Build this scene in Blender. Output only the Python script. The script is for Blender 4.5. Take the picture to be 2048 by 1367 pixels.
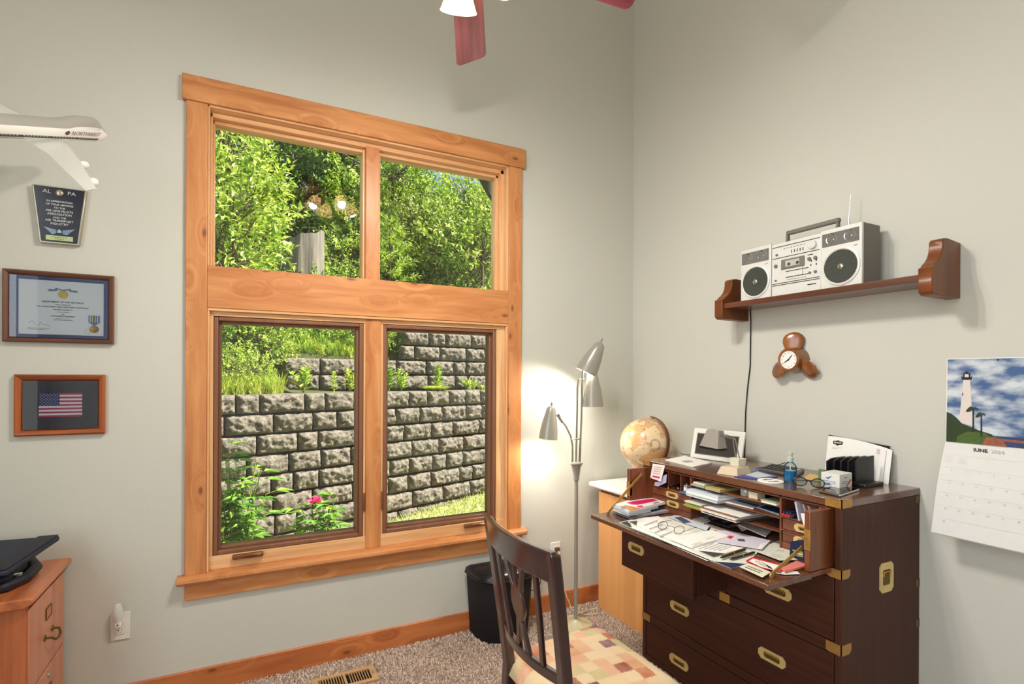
import bpy, math, random
from mathutils import Vector, Matrix, noise
random.seed(7)
S = bpy.context.scene
C = S.collection
for o in list(bpy.data.objects): bpy.data.objects.remove(o)

# ------------------------------------------------------------------ camera
FPX, YAW, ROLL, SH = 1059.1, 0.4719, 0.0042, 0.0647
CAM = Vector((-2.4075, -2.88, 1.487))
FW = Vector((math.sin(YAW), math.cos(YAW), 0)); RT0 = Vector((math.cos(YAW), -math.sin(YAW), 0)); UP0 = Vector((0, 0, 1))
RT = RT0*math.cos(ROLL) + UP0*math.sin(ROLL); UP = -RT0*math.sin(ROLL) + UP0*math.cos(ROLL)
cd = bpy.data.cameras.new('camera'); cam = bpy.data.objects.new('camera', cd); C.objects.link(cam)
cam.matrix_world = Matrix(((RT.x, UP.x, -FW.x, CAM.x), (RT.y, UP.y, -FW.y, CAM.y), (RT.z, UP.z, -FW.z, CAM.z), (0, 0, 0, 1)))
cd.sensor_width = 36; cd.lens = FPX/2048*36; cd.shift_y = SH*FPX/2048; cd.clip_start = 0.05; cd.clip_end = 200
S.camera = cam

# ------------------------------------------------------------------ world, sun, added fill lamp, exposure
w = bpy.data.worlds.new('world'); S.world = w; w.use_nodes = True
nt = w.node_tree; bg = nt.nodes['Background']
sky = nt.nodes.new('ShaderNodeTexSky'); sky.sky_type = 'NISHITA'; sky.sun_disc = False
sky.sun_elevation = math.radians(48); sky.sun_rotation = math.radians(105); sky.air_density = 1.0; sky.dust_density = 1.5
nt.links.new(sky.outputs[0], bg.inputs[0]); bg.inputs[1].default_value = 0.19
def lamp(name, kind, loc, energy, col=(1, 1, 1), **k):
    d = bpy.data.lights.new(name, kind); d.energy = energy; d.color = col
    for a, b in k.items(): setattr(d, a, b)
    o = bpy.data.objects.new(name, d); C.objects.link(o); o.location = loc; return o
def aim(o, d): o.rotation_euler = Vector(d).to_track_quat('-Z', 'Y').to_euler()
sun = lamp('sun', 'SUN', (0, 0, 10), 13.0, (1, 0.95, 0.86), angle=0.009)
aim(sun, (-0.60, 0.25, -0.76))
# added soft fill lamp, unseen in an invented opening of the left side wall
a2 = lamp('side_fill_lamp', 'AREA', (-4.47, -3.0, 2.1), 62, (1, 0.99, 0.97), shape='RECTANGLE', size=2.6, size_y=3.2); aim(a2, (1, 0.0, 0))
vs = S.view_settings; vs.view_transform = 'Standard'; vs.look = 'None'; vs.gamma = 1; vs.exposure = 0.27; vs.use_curve_mapping = False

# ------------------------------------------------------------------ helpers
def ray(u, v):
    x = (u-1024)/FPX; y = -(v-683.5)/FPX + SH
    return FW + RT*x + UP*y
def PX(u, v, x): d = ray(u, v); return CAM + d*((x-CAM.x)/d.x)
def PY(u, v, y): d = ray(u, v); return CAM + d*((y-CAM.y)/d.y)
def PZ(u, v, z): d = ray(u, v); return CAM + d*((z-CAM.z)/d.z)
def PD(u, v, dep): return CAM + ray(u, v)*dep

def empty(name, loc=(0, 0, 0), label=None, cat=None, group=None, rz=0, kind=None):
    o = bpy.data.objects.new(name, None); C.objects.link(o); o.location = loc; o.rotation_euler[2] = rz
    o.empty_display_size = 0.05
    return tag(o, label, cat, group, kind)
def tag(o, label=None, cat=None, group=None, kind=None):
    if label: o['label'] = label
    if cat: o['category'] = cat
    if group: o['group'] = group
    if kind: o['kind'] = kind
    return o
def rootloc(p):
    v = Vector((0, 0, 0))
    while p is not None: v += Vector(p.location); p = p.parent
    return v
class MB:
    def __init__(s): s.v = []; s.f = []; s.m = []
    def add(s, vs, fs, mi=0, M=None):
        b = len(s.v)
        for p in vs:
            p = Vector(p); s.v.append(M @ p if M is not None else p)
        for f in fs: s.f.append([b+i for i in f]); s.m.append(mi)
        return s
    def box(s, x0, x1, y0, y1, z0, z1, mi=0, M=None):
        x0, x1 = min(x0, x1), max(x0, x1); y0, y1 = min(y0, y1), max(y0, y1); z0, z1 = min(z0, z1), max(z0, z1)
        return s.add([(x0,y0,z0),(x1,y0,z0),(x1,y1,z0),(x0,y1,z0),(x0,y0,z1),(x1,y0,z1),(x1,y1,z1),(x0,y1,z1)],
                     [(3,2,1,0),(4,5,6,7),(0,1,5,4),(1,2,6,5),(2,3,7,6),(3,0,4,7)], mi, M)
    def poly(s, pts, mi=0): return s.add(pts, [tuple(range(len(pts)))], mi)
    def slab(s, pts, d, mi=0):                       # polygon thickened by vector d
        n = len(pts); d = Vector(d); vs = [Vector(p) for p in pts] + [Vector(p)+d for p in pts]
        nrm = (vs[1]-vs[0]).cross(vs[2]-vs[1])
        fl = nrm.dot(d) > 0
        a = tuple(range(n)); b = tuple(range(n, 2*n))
        fs = [a[::-1] if fl else a, b if fl else b[::-1]]
        for i in range(n):
            j = (i+1) % n; q = (i, j, n+j, n+i); fs.append(q if fl else q[::-1])
        return s.add(vs, fs, mi)
    def lathe(s, prof, n=24, M=None, mi=0, a0=0, a1=2*math.pi):
        vs = []; fs = []; full = abs(a1-a0-2*math.pi) < 1e-6; k = n if full else n+1
        for r, z in prof:
            for i in range(k):
                a = a0+(a1-a0)*i/n; vs.append((r*math.cos(a), r*math.sin(a), z))
        for j in range(len(prof)-1):
            for i in range(n):
                i2 = (i+1) % k; fs.append((j*k+i, j*k+i2, (j+1)*k+i2, (j+1)*k+i))
        return s.add(vs, fs, mi, M)
    def cyl(s, p0, p1, r, n=16, mi=0, r1=None):
        return s.tube([p0, p1], [r, r if r1 is None else r1], n, mi)
    def tube(s, pts, r, n=8, mi=0, caps=True):
        pts = [Vector(p) for p in pts]; rs = r if isinstance(r, (list, tuple)) else [r]*len(pts)
        vs = []; fs = []; prev = None
        for i, p in enumerate(pts):
            t = (pts[min(i+1, len(pts)-1)] - pts[max(i-1, 0)]).normalized()
            if prev is None: u = t.orthogonal().normalized()
            else:
                u = prev - t*prev.dot(t)
                u = u.normalized() if u.length > 1e-6 else t.orthogonal().normalized()
            prev = u; w_ = t.cross(u)
            for k in range(n):
                a = 2*math.pi*k/n; vs.append(p + (u*math.cos(a)+w_*math.sin(a))*rs[i])
        for i in range(len(pts)-1):
            for k in range(n):
                k2 = (k+1) % n; fs.append((i*n+k, i*n+k2, (i+1)*n+k2, (i+1)*n+k))
        if caps: fs.append(tuple(range(n))[::-1]); fs.append(tuple((len(pts)-1)*n+k for k in range(n)))
        return s.add(vs, fs, mi)
    def sphere(s, c, r, nu=24, nv=12, mi=0, sc=(1, 1, 1), M=None):
        c = Vector(c); vs = []; fs = []
        for j in range(nv+1):
            t = math.pi*j/nv
            for i in range(nu):
                a = 2*math.pi*i/nu
                vs.append(c+Vector((r*sc[0]*math.sin(t)*math.cos(a), r*sc[1]*math.sin(t)*math.sin(a), r*sc[2]*math.cos(t))))
        for j in range(nv):
            for i in range(nu):
                i2 = (i+1) % nu; fs.append((j*nu+i, (j+1)*nu+i, (j+1)*nu+i2, j*nu+i2))
        return s.add(vs, fs, mi, M)
    def loft(s, rings, mi=0, caps=True):             # rings of equal length
        n = len(rings[0]); vs = [Vector(p) for r in rings for p in r]; fs = []
        for j in range(len(rings)-1):
            for i in range(n):
                i2 = (i+1) % n; fs.append((j*n+i, j*n+i2, (j+1)*n+i2, (j+1)*n+i))
        if caps: fs.append(tuple(range(n))[::-1]); fs.append(tuple((len(rings)-1)*n+i for i in range(n)))
        return s.add(vs, fs, mi)
    def sweep(s, prof, p0, xd, yd, zd, L, mi=0):     # 2-D profile (a,b) in axes xd,yd extruded along zd*L from p0
        p0 = Vector(p0); xd = Vector(xd); yd = Vector(yd); zd = Vector(zd)
        return s.slab([p0+xd*a+yd*b for a, b in prof], zd*L, mi)
    def text(s, txt, size, o, xd, yd, mi=0, align='CENTER', bold=0.0, sx=1.0, ext=0.0):
        cu = bpy.data.curves.new('t', 'FONT'); cu.body = txt; cu.size = size; cu.align_x = align; cu.offset = bold; cu.extrude = ext
        cu.resolution_u = 2
        to = bpy.data.objects.new('t', cu); C.objects.link(to); bpy.context.view_layer.update()
        me = bpy.data.meshes.new_from_object(to.evaluated_get(bpy.context.evaluated_depsgraph_get()))
        o = Vector(o); xd = Vector(xd).normalized(); yd = Vector(yd).normalized(); zd = xd.cross(yd)
        s.add([o+xd*(p.co.x*sx)+yd*p.co.y+zd*p.co.z for p in me.vertices], [tuple(p.vertices) for p in me.polygons], mi)
        bpy.data.objects.remove(to); bpy.data.meshes.remove(me); bpy.data.curves.remove(cu)
        return s
    def build(s, name, mats, parent=None, bevel=0, seg=2, smooth=True, ang=35, sub=0, label=None, local=False, recenter=False):
        me = bpy.data.meshes.new(name)
        off = Vector((0, 0, 0)) if local else rootloc(parent)
        if recenter and parent is None:
            xs = [p.x for p in s.v]; ys = [p.y for p in s.v]; zs = [p.z for p in s.v]
            off = Vector(((min(xs)+max(xs))/2, (min(ys)+max(ys))/2, min(zs)))
        me.from_pydata([tuple(p-off) for p in s.v], [], s.f); me.update()
        if not isinstance(mats, (list, tuple)): mats = [mats]
        for m in mats: me.materials.append(m)
        if len(mats) > 1:
            for p, i in zip(me.polygons, s.m): p.material_index = i
        if smooth:
            for p in me.polygons: p.use_smooth = True
            if ang: me.set_sharp_from_angle(angle=math.radians(ang))
        o = bpy.data.objects.new(name, me); C.objects.link(o)
        if parent is not None: o.parent = parent
        elif recenter: o.location = off
        if bevel:
            b = o.modifiers.new('bevel', 'BEVEL'); b.width = bevel; b.segments = seg; b.limit_method = 'ANGLE'; b.angle_limit = math.radians(40); b.harden_normals = False
        if sub:
            q = o.modifiers.new('sub', 'SUBSURF'); q.levels = sub; q.render_levels = sub
        if label: o['label'] = label
        return o
def thing(mb, name, mats, label, cat, group=None, **k):
    return tag(mb.build(name, mats, None, recenter=True, **k), label, cat, group)
def struct(mb, name, mats, **k):
    return tag(mb.build(name, mats, None, **k), None, None, None, 'structure')
def copy_tree(o, parent=None):
    c = o.copy(); C.objects.link(c); c.parent = parent
    for ch in [x for x in bpy.data.objects if x.parent == o]: copy_tree(ch, c)
    return c

# ------------------------------------------------------------------ materials
MATS = {}
def newmat(name):
    m = bpy.data.materials.new(name); m.use_nodes = True
    return m, m.node_tree, m.node_tree.nodes['Principled BSDF']
def lin(c):
    f = lambda x: x/12.92 if x <= 0.04045 else ((x+0.055)/1.055)**2.4
    return tuple(f(x/255) for x in c)+(1,)
def mat(name, rgb, rough=0.5, metal=0, var=0.0, vscale=30, bump=0, bscale=80, emit=0, alpha=1, trans=0, coat=0, spec=0.5, sheen=0, ior=1.45):
    if name in MATS: return MATS[name]
    m, t, b = newmat(name); L = t.links.new
    c = lin(rgb); b.inputs['Base Color'].default_value = c; b.inputs['Roughness'].default_value = rough; b.inputs['Metallic'].default_value = metal
    b.inputs['Specular IOR Level'].default_value = spec; b.inputs['Coat Weight'].default_value = coat; b.inputs['Coat Roughness'].default_value = 0.15
    b.inputs['Transmission Weight'].default_value = trans; b.inputs['IOR'].default_value = ior; b.inputs['Sheen Weight'].default_value = sheen
    tc = t.nodes.new('ShaderNodeTexCoord')
    n = t.nodes.new('ShaderNodeTexNoise'); n.inputs['Scale'].default_value = vscale; n.inputs['Detail'].default_value = 4; L(tc.outputs['Object'], n.inputs['Vector'])
    mx = t.nodes.new('ShaderNodeMix'); mx.data_type = 'RGBA'; L(n.outputs['Fac'], mx.inputs[0])
    vv = max(var, 0.03)
    mx.inputs[6].default_value = tuple(x*(1-vv) for x in c[:3])+(1,); mx.inputs[7].default_value = tuple(min(1, x*(1+vv)) for x in c[:3])+(1,)
    L(mx.outputs[2], b.inputs['Base Color'])
    if emit: b.inputs['Emission Color'].default_value = c; b.inputs['Emission Strength'].default_value = emit
    if bump:
        n2 = t.nodes.new('ShaderNodeTexNoise'); n2.inputs['Scale'].default_value = bscale; n2.inputs['Detail'].default_value = 5; L(tc.outputs['Object'], n2.inputs['Vector'])
        bp = t.nodes.new('ShaderNodeBump'); bp.inputs['Strength'].default_value = bump; bp.inputs['Distance'].default_value = 0.01; L(n2.outputs['Fac'], bp.inputs['Height']); L(bp.outputs[0], b.inputs['Normal'])
    MATS[name] = m; return m
def wood(name, c1, c2, axis=0, flat=None, rough=0.4, along=1.2, across=22, knots=0, knotc=(70, 35, 15), coat=0.2, contrast=0.35, kscale=2.3, spec=0.5, seed=0):
    if name in MATS: return MATS[name]
    m, t, b = newmat(name); L = t.links.new; N = t.nodes.new
    tc = N('ShaderNodeTexCoord'); mp = N('ShaderNodeMapping'); L(tc.outputs['Object'], mp.inputs[0])
    sc = [across]*3; sc[axis] = along; mp.inputs['Scale'].default_value = sc; mp.inputs['Location'].default_value = (seed*3.1, seed*1.7, seed*2.3)
    # knots distort the grain around them
    kn = N('ShaderNodeTexVoronoi'); kn.inputs['Scale'].default_value = 1.0; mk = N('ShaderNodeMapping'); L(tc.outputs['Object'], mk.inputs[0]); ks = [kscale*3.0]*3; ks[axis] = kscale*1.3
    if flat is not None: ks[flat] = 0
    mk.inputs['Scale'].default_value = ks
    mk.inputs['Location'].default_value = (seed+0.37, seed*0.7+0.61, seed*1.3)
    if flat == 1:                                            # knots lie in the face of the board
        kn.voronoi_dimensions = '2D'; sp = N('ShaderNodeSeparateXYZ'); cb = N('ShaderNodeCombineXYZ'); L(mk.outputs[0], sp.inputs[0]); L(sp.outputs[0], cb.inputs[0]); L(sp.outputs[2], cb.inputs[1]); L(cb.outputs[0], kn.inputs['Vector'])
    else: L(mk.outputs[0], kn.inputs['Vector'])
    kr = N('ShaderNodeMapRange'); L(kn.outputs['Distance'], kr.inputs[0]); kr.inputs[1].default_value = 0.0; kr.inputs[2].default_value = 0.34; kr.inputs[3].default_value = 1.0; kr.inputs[4].default_value = 0.0
    n1 = N('ShaderNodeTexNoise'); n1.inputs['Scale'].default_value = 0.5; n1.inputs['Detail'].default_value = 3; L(mp.outputs[0], n1.inputs['Vector'])
    ad = N('ShaderNodeVectorMath'); ad.operation = 'MULTIPLY_ADD'
    L(n1.outputs['Color'], ad.inputs[0]); ad.inputs[1].default_value = (1.6, 1.6, 1.6); L(mp.outputs[0], ad.inputs[2])
    ad2 = N('ShaderNodeVectorMath'); ad2.operation = 'ADD'; L(ad.outputs[0], ad2.inputs[0])
    kk = N('ShaderNodeMath'); kk.operation = 'MULTIPLY'; kk.inputs[1].default_value = 1.3 if knots else 0; L(kr.outputs[0], kk.inputs[0]); L(kk.outputs[0], ad2.inputs[1])
    n2 = N('ShaderNodeTexNoise'); n2.inputs['Scale'].default_value = 1.0; n2.inputs['Detail'].default_value = 6; n2.inputs['Roughness'].default_value = 0.6; L(ad2.outputs[0], n2.inputs['Vector'])
    cr = N('ShaderNodeValToRGB'); L(n2.outputs['Fac'], cr.inputs[0]); cr.color_ramp.elements[0].position = 0.5-contrast/2; cr.color_ramp.elements[1].position = 0.5+contrast/2
    cr.color_ramp.elements[0].color = lin(c1); cr.color_ramp.elements[1].color = lin(c2)
    col = cr.outputs[0]
    if knots:
        k2 = N('ShaderNodeMapRange'); L(kn.outputs['Distance'], k2.inputs[0]); k2.inputs[1].default_value = 0.035*knots; k2.inputs[2].default_value = 0.08*knots; k2.inputs[3].default_value = 0.95; k2.inputs[4].default_value = 0
        mx = N('ShaderNodeMix'); mx.data_type = 'RGBA'; sg = N('ShaderNodeSeparateColor'); L(kn.outputs['Color'], sg.inputs[0]); gt = N('ShaderNodeMath'); gt.operation = 'GREATER_THAN'; gt.inputs[1].default_value = 0.62; L(sg.outputs[0], gt.inputs[0]); gm = N('ShaderNodeMath'); gm.operation = 'MULTIPLY'; L(gt.outputs[0], gm.inputs[0]); L(k2.outputs[0], gm.inputs[1]); L(gm.outputs[0], mx.inputs[0]); L(col, mx.inputs[6]); mx.inputs[7].default_value = lin(knotc); col = mx.outputs[2]
        k3 = N('ShaderNodeMapRange'); L(kn.outputs['Distance'], k3.inputs[0]); k3.inputs[1].default_value = 0.08; k3.inputs[2].default_value = 0.26; k3.inputs[3].default_value = 0.45; k3.inputs[4].default_value = 0
        mx2 = N('ShaderNodeMix'); mx2.data_type = 'RGBA'; L(k3.outputs[0], mx2.inputs[0]); L(col, mx2.inputs[6]); mx2.inputs[7].default_value = lin(c1); col = mx2.outputs[2]
    L(col, b.inputs['Base Color']); b.inputs['Roughness'].default_value = rough; b.inputs['Coat Weight'].default_value = coat; b.inputs['Coat Roughness'].default_value = 0.2; b.inputs['Specular IOR Level'].default_value = spec
    bp = N('ShaderNodeBump'); bp.inputs['Strength'].default_value = 0.08; bp.inputs['Distance'].default_value = 0.002; L(n2.outputs['Fac'], bp.inputs['Height']); L(bp.outputs[0], b.inputs['Normal'])
    MATS[name] = m; return m
def glass(name, tint=(1, 1, 1), f=1.5, rough=0.0):
    m, t, b = newmat(name); L = t.links.new; N = t.nodes.new
    t.nodes.remove(b); o = t.nodes['Material Output']
    tr = N('ShaderNodeBsdfTransparent'); tr.inputs[0].default_value = tint+(1,); g = N('ShaderNodeBsdfGlossy'); g.inputs['Roughness'].default_value = rough
    fr = N('ShaderNodeFresnel'); fr.inputs[0].default_value = f; mx = N('ShaderNodeMixShader'); L(fr.outputs[0], mx.inputs[0]); L(tr.outputs[0], mx.inputs[1]); L(g.outputs[0], mx.inputs[2]); L(mx.outputs[0], o.inputs[0])
    MATS[name] = m; return m
def leafmat(name, c1, c2, c3=None):
    m, t, b = newmat(name); L = t.links.new; N = t.nodes.new
    g = N('ShaderNodeNewGeometry'); cr = N('ShaderNodeValToRGB'); L(g.outputs['Random Per Island'], cr.inputs[0])
    cr.color_ramp.elements[0].color = lin(c1); cr.color_ramp.elements[1].color = lin(c2)
    if c3: e = cr.color_ramp.elements.new(0.5); e.color = lin(c3)
    b.inputs['Roughness'].default_value = 0.45; L(cr.outputs[0], b.inputs['Base Color'])
    tl = N('ShaderNodeBsdfTranslucent'); L(cr.outputs[0], tl.inputs[0]); mx = N('ShaderNodeMixShader'); mx.inputs[0].default_value = 0.28
    L(b.outputs[0], mx.inputs[1]); L(tl.outputs[0], mx.inputs[2]); L(mx.outputs[0], t.nodes['Material Output'].inputs[0])
    MATS[name] = m; return m

M_wall = None
def wallpaint():
    m, t, b = newmat('wall_paint'); L = t.links.new; N = t.nodes.new
    tc = N('ShaderNodeTexCoord'); n = N('ShaderNodeTexNoise'); n.inputs['Scale'].default_value = 3; n.inputs['Detail'].default_value = 8; n.inputs['Roughness'].default_value = 0.6; L(tc.outputs['Object'], n.inputs['Vector'])
    n2 = N('ShaderNodeTexNoise'); n2.inputs['Scale'].default_value = 130; n2.inputs['Detail'].default_value = 2; L(tc.outputs['Object'], n2.inputs['Vector'])
    ad = N('ShaderNodeMath'); ad.operation = 'MULTIPLY_ADD'; ad.inputs[1].default_value = 0.12; L(n2.outputs['Fac'], ad.inputs[0]); L(n.outputs['Fac'], ad.inputs[2])
    bp = N('ShaderNodeBump'); bp.inputs['Strength'].default_value = 0.22; bp.inputs['Distance'].default_value = 0.012; L(ad.outputs[0], bp.inputs['Height']); L(bp.outputs[0], b.inputs['Normal'])
    b.inputs['Base Color'].default_value = lin((208, 207, 196)); b.inputs['Roughness'].default_value = 0.75; b.inputs['Specular IOR Level'].default_value = 0.3
    return m
M_wall = wallpaint()
M_ceil = mat('ceiling_paint', (225, 222, 210), 0.9)
ALD = ((184, 112, 60), (222, 156, 98))
M_aldH = wood('alder_h', *ALD, axis=0, flat=1, knots=1.0, along=1.5, across=16)
M_aldV = wood('alder_v', *ALD, axis=2, flat=1, knots=1.0, along=1.5, across=16, seed=1)
M_frmH = wood('frame_wood_h', (216, 160, 106), (240, 194, 142), axis=0, along=1.5, across=30, contrast=0.3)
M_frmV = wood('frame_wood_v', (216, 160, 106), (240, 194, 142), axis=2, along=1.5, across=30, contrast=0.3)
M_sash = wood('sash_brown', (120, 78, 54), (142, 96, 68), axis=2, rough=0.45, contrast=0.5)
M_base = wood('baseboard_wood', (176, 98, 52), (214, 132, 76), axis=0, flat=1, knots=1.0, along=1.5, across=18, seed=2)
MAH = ((54, 27, 18), (88, 48, 32))
M_mahH = wood('mahogany_h', *MAH, axis=1, contrast=0.7, rough=0.5, along=2, across=60, coat=0.08, spec=.25)
M_mahV = wood('mahogany_v', (66, 38, 28), (88, 52, 38), axis=2, contrast=0.8, rough=0.5, along=2, across=60, coat=0.05, spec=.2)
M_mahX = wood('mahogany_top', (84, 50, 34), (118, 74, 50), axis=1, rough=0.22, along=2, across=26, coat=0.7)
M_mahR = wood('mahogany_inner', (100, 54, 34), (138, 78, 50), axis=1, rough=0.4, along=2, across=26, coat=0.3)
M_mahRV = wood('mahogany_panel', (102, 54, 30), (144, 80, 42), axis=2, rough=0.35, along=2, across=26, coat=0.4)
M_mapleV = wood('maple', (222, 152, 86), (242, 184, 118), axis=2, rough=0.4, along=0.5, across=12, contrast=0.5)
M_cherryV = wood('cherry_v', (158, 80, 40), (196, 112, 66), axis=2, rough=0.35, coat=0.4, across=18)
M_cherryX = wood('cherry_x', (158, 80, 40), (200, 116, 66), axis=1, rough=0.3, coat=0.5, across=18)
M_shelf = wood('walnut_shelf', (76, 42, 28), (122, 70, 46), axis=1, rough=0.3, coat=0.5, across=20)
M_shelfV = wood('walnut_shelf_v', (92, 48, 22), (134, 76, 36), axis=2, rough=0.35, coat=0.2, spec=.3, across=14, contrast=0.5)
M_brass = mat('brass', (190, 146, 80), 0.4, 0.55, var=0.25, vscale=60)
M_brassd = mat('brass_dark', (112, 92, 46), 0.45, 0.6, var=0.3)
M_brassy = mat('brass_bright', (232, 206, 140), 0.35, 0.35, var=0.2)
M_black = mat('black_gap', (12, 9, 8), 0.8)
M_blk = mat('black_plastic', (26, 25, 26), 0.35)
M_blkm = mat('black_matte', (22, 22, 26), 0.75)
M_white = mat('white_plastic', (236, 234, 226), 0.4)
M_cream = mat('cream_laminate', (248, 245, 236), 0.3)
M_grey = mat('lamp_grey', (158, 154, 142), 0.28, 0.1, coat=0.5)
M_greyin = mat('lamp_inner', (240, 236, 222), 0.6)
M_chrome = mat('chrome', (210, 208, 200), 0.12, 1.0)
M_silver = mat('silver_plastic', (224, 224, 218), 0.35, 0.1)
M_silvd = mat('silver_side', (120, 116, 108), 0.5, 0.2)
M_paper = mat('paper', (246, 243, 236), 0.8, var=0.04)
M_paper2 = mat('paper_cream', (226, 220, 196), 0.8, var=0.05)
M_paperb = mat('paper_bluish', (206, 218, 232), 0.7)
M_ink = mat('ink', (52, 50, 56), 0.8)
M_inkl = mat('ink_light', (178, 176, 178), 0.8)
M_red = mat('red_print', (214, 44, 44), 0.6)
M_pink = mat('pink_print', (232, 36, 110), 0.5)
M_navy = mat('navy_print', (26, 38, 78), 0.5)
M_blue = mat('blue_print', (58, 130, 176), 0.5)
M_green = mat('green_print', (158, 176, 70), 0.6)
M_orange = mat('orange_print', (224, 110, 40), 0.6)
M_photo = mat('photo_print', (96, 84, 78), 0.4, var=0.9, vscale=60)
M_glass = glass('window_glass')
M_lens = glass('lens_glass', (0.96, 0.97, 0.95))
M_lensg = glass('sunglass_lens', (0.45, 0.6, 0.5), 2.2)
M_stone = None
# ------------------------------------------------------------------ room shell
XL, XR, YN, YS, ZC = -4.3, 0.0, 0.0, -4.6, 4.30
OX0, OX1, OZ0, OZ1 = -2.553, -0.973, 0.53, 2.756           # window opening
mb = MB(); T = 0.16
mb.box(XL-T, OX0, YN, YN+T, 0, ZC); mb.box(OX1, XR+T, YN, YN+T, 0, ZC)
mb.box(OX0, OX1, YN, YN+T, 0, OZ0); mb.box(OX0, OX1, YN, YN+T, OZ1, ZC)
struct(mb, 'wall_front', M_wall, smooth=False)
struct(MB().box(XR, XR+T, YS-T, YN, 0, ZC), 'wall_right', M_wall, smooth=False)
mb = MB(); mb.box(XL-T, XL, YS-T, -4.3, 0, ZC); mb.box(XL-T, XL, -1.7, YN, 0, ZC); mb.box(XL-T, XL, -4.3, -1.7, 0, .6); mb.box(XL-T, XL, -4.3, -1.7, 3.8, ZC)  # side opening invented to let in the added fill light
struct(mb, 'wall_left', M_wall, smooth=False)
mb = MB().box(XL, XR, YS-T, YS, 0, ZC)
struct(mb, 'wall_rear', M_wall, smooth=False)
struct(MB().box(XL-.5, XR+.4, YS-.5, YN+.45, ZC, ZC+.25), 'ceiling', M_ceil, smooth=False)

def carpetmat(nm, k=1.0):
    m, t, b = newmat(nm); L = t.links.new; N = t.nodes.new
    tc = N('ShaderNodeTexCoord'); n = N('ShaderNodeTexNoise'); n.inputs['Scale'].default_value = 170; n.inputs['Detail'].default_value = 3; L(tc.outputs['Object'], n.inputs['Vector'])
    cr = N('ShaderNodeValToRGB'); L(n.outputs['Fac'], cr.inputs[0]); cr.color_ramp.elements[0].position = 0.35; cr.color_ramp.elements[1].position = 0.65
    cr.color_ramp.elements[0].color = lin((176*k, 150*k, 134*k)); cr.color_ramp.elements[1].color = lin((242*k, 224*k, 206*k))
    L(cr.outputs[0], b.inputs['Base Color']); b.inputs['Roughness'].default_value = 0.95; b.inputs['Specular IOR Level'].default_value = 0.1
    return m
struct(MB().box(XL-T, XR+T, YS-T, YN+T, -0.1, 0.0), 'floor', carpetmat('carpet_backing', .8), smooth=False)
# carpet pile over the part of the floor the room's front corner shows
mb = MB(); rr = random.Random(3)
vs = []; fs = []
def blocked(x, y):
    return (x > -.505 and y < -.705) or (x > -.35 and y < -.09 and y > -.70) or (x < -3.07 and y > -.46) or (-2.1 < x < -1.8 and -.30 < y < -.145)
for i in range(95000):
    x = rr.uniform(-2.75, -.30); y = rr.uniform(-1.45, -.016)
    if blocked(x, y): continue
    if x < -1.9 and y < -.75: continue
    a = rr.uniform(0, 6.28); h = rr.uniform(.006, .012); wd = .0030; lx, ly = rr.uniform(-.006, .006), rr.uniform(-.006, .006)
    b = len(vs); ca, sa = math.cos(a)*wd, math.sin(a)*wd
    vs += [(x-ca, y-sa, 0), (x+ca, y+sa, 0), (x+lx+ca, y+ly+sa, h), (x+lx-ca, y+ly-sa, h)]
    fs.append((b, b+1, b+2, b+3))
mb.v = [Vector(v) for v in vs]; mb.f = fs; mb.m = [0]*len(fs)
o = mb.build('carpet_pile', carpetmat('carpet_pile', 1.05), smooth=False)
tag(o, 'mottled brown and beige shag carpet pile covering the floor', 'carpet', None, 'stuff')

def boardprof(h, t): return [(0, 0), (t, 0), (t, h-.006), (t-.006, h), (0, h)]
struct(MB().box(XL, -0.012, -.015, 0, 0, .112), 'baseboard_front', M_base, bevel=.004)
struct(MB().box(-.015, 0, YS, 0, 0, .112), 'baseboard_right', M_base, bevel=.004)

# ------------------------------------------------------------------ window
W = empty('window_1', (-1.763, 0, .53), kind='structure')
def wp(name, mb, m, bevel=.003, label=None, parent=W): return mb.build(name, m, parent, bevel=bevel, label=label)
wp('head_casing', MB().box(-2.656, -.866, -.032, 0, 2.756, 2.873), M_aldH, .004)
wp('side_casing', MB().box(-2.640, OX0, -.022, 0, .555, 2.756), M_aldV)
wp('side_casing', MB().box(OX1, -.884, -.022, 0, .555, 2.756), M_aldV)
wp('middle_rail', MB().box(OX0, OX1, -.020, .135, 1.803, 2.002), M_aldH)
# stool with a rounded nose, apron below
prof = [(.135, .562), (-.030, .560), (-.046, .556), (-.056, .548), (-.058, .536), (-.050, .525), (-.038, .520), (.135, .520)]
mb = MB().sweep(prof, (-2.668, 0, 0), (0, 1, 0), (0, 0, 1), (1, 0, 0), .0)
mb = MB(); mb.slab([(-2.668, a, b) for a, b in prof if a <= 0] + [(-2.668, 0, .520), (-2.668, 0, .561)][:0], (1.81, 0, 0))
mb = MB(); pr2 = [(-.0, .561)]+prof[1:-1]+[(0, .520)]
mb.slab([(-2.668, a, b) for a, b in pr2], (1.812, 0, 0)); mb.box(OX0, OX1, 0, .135, .520, .561)
wp('stool', mb, M_aldH, 0)
wp('apron', MB().box(-2.640, -.884, -.020, 0, .443, .520), M_aldH)
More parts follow.
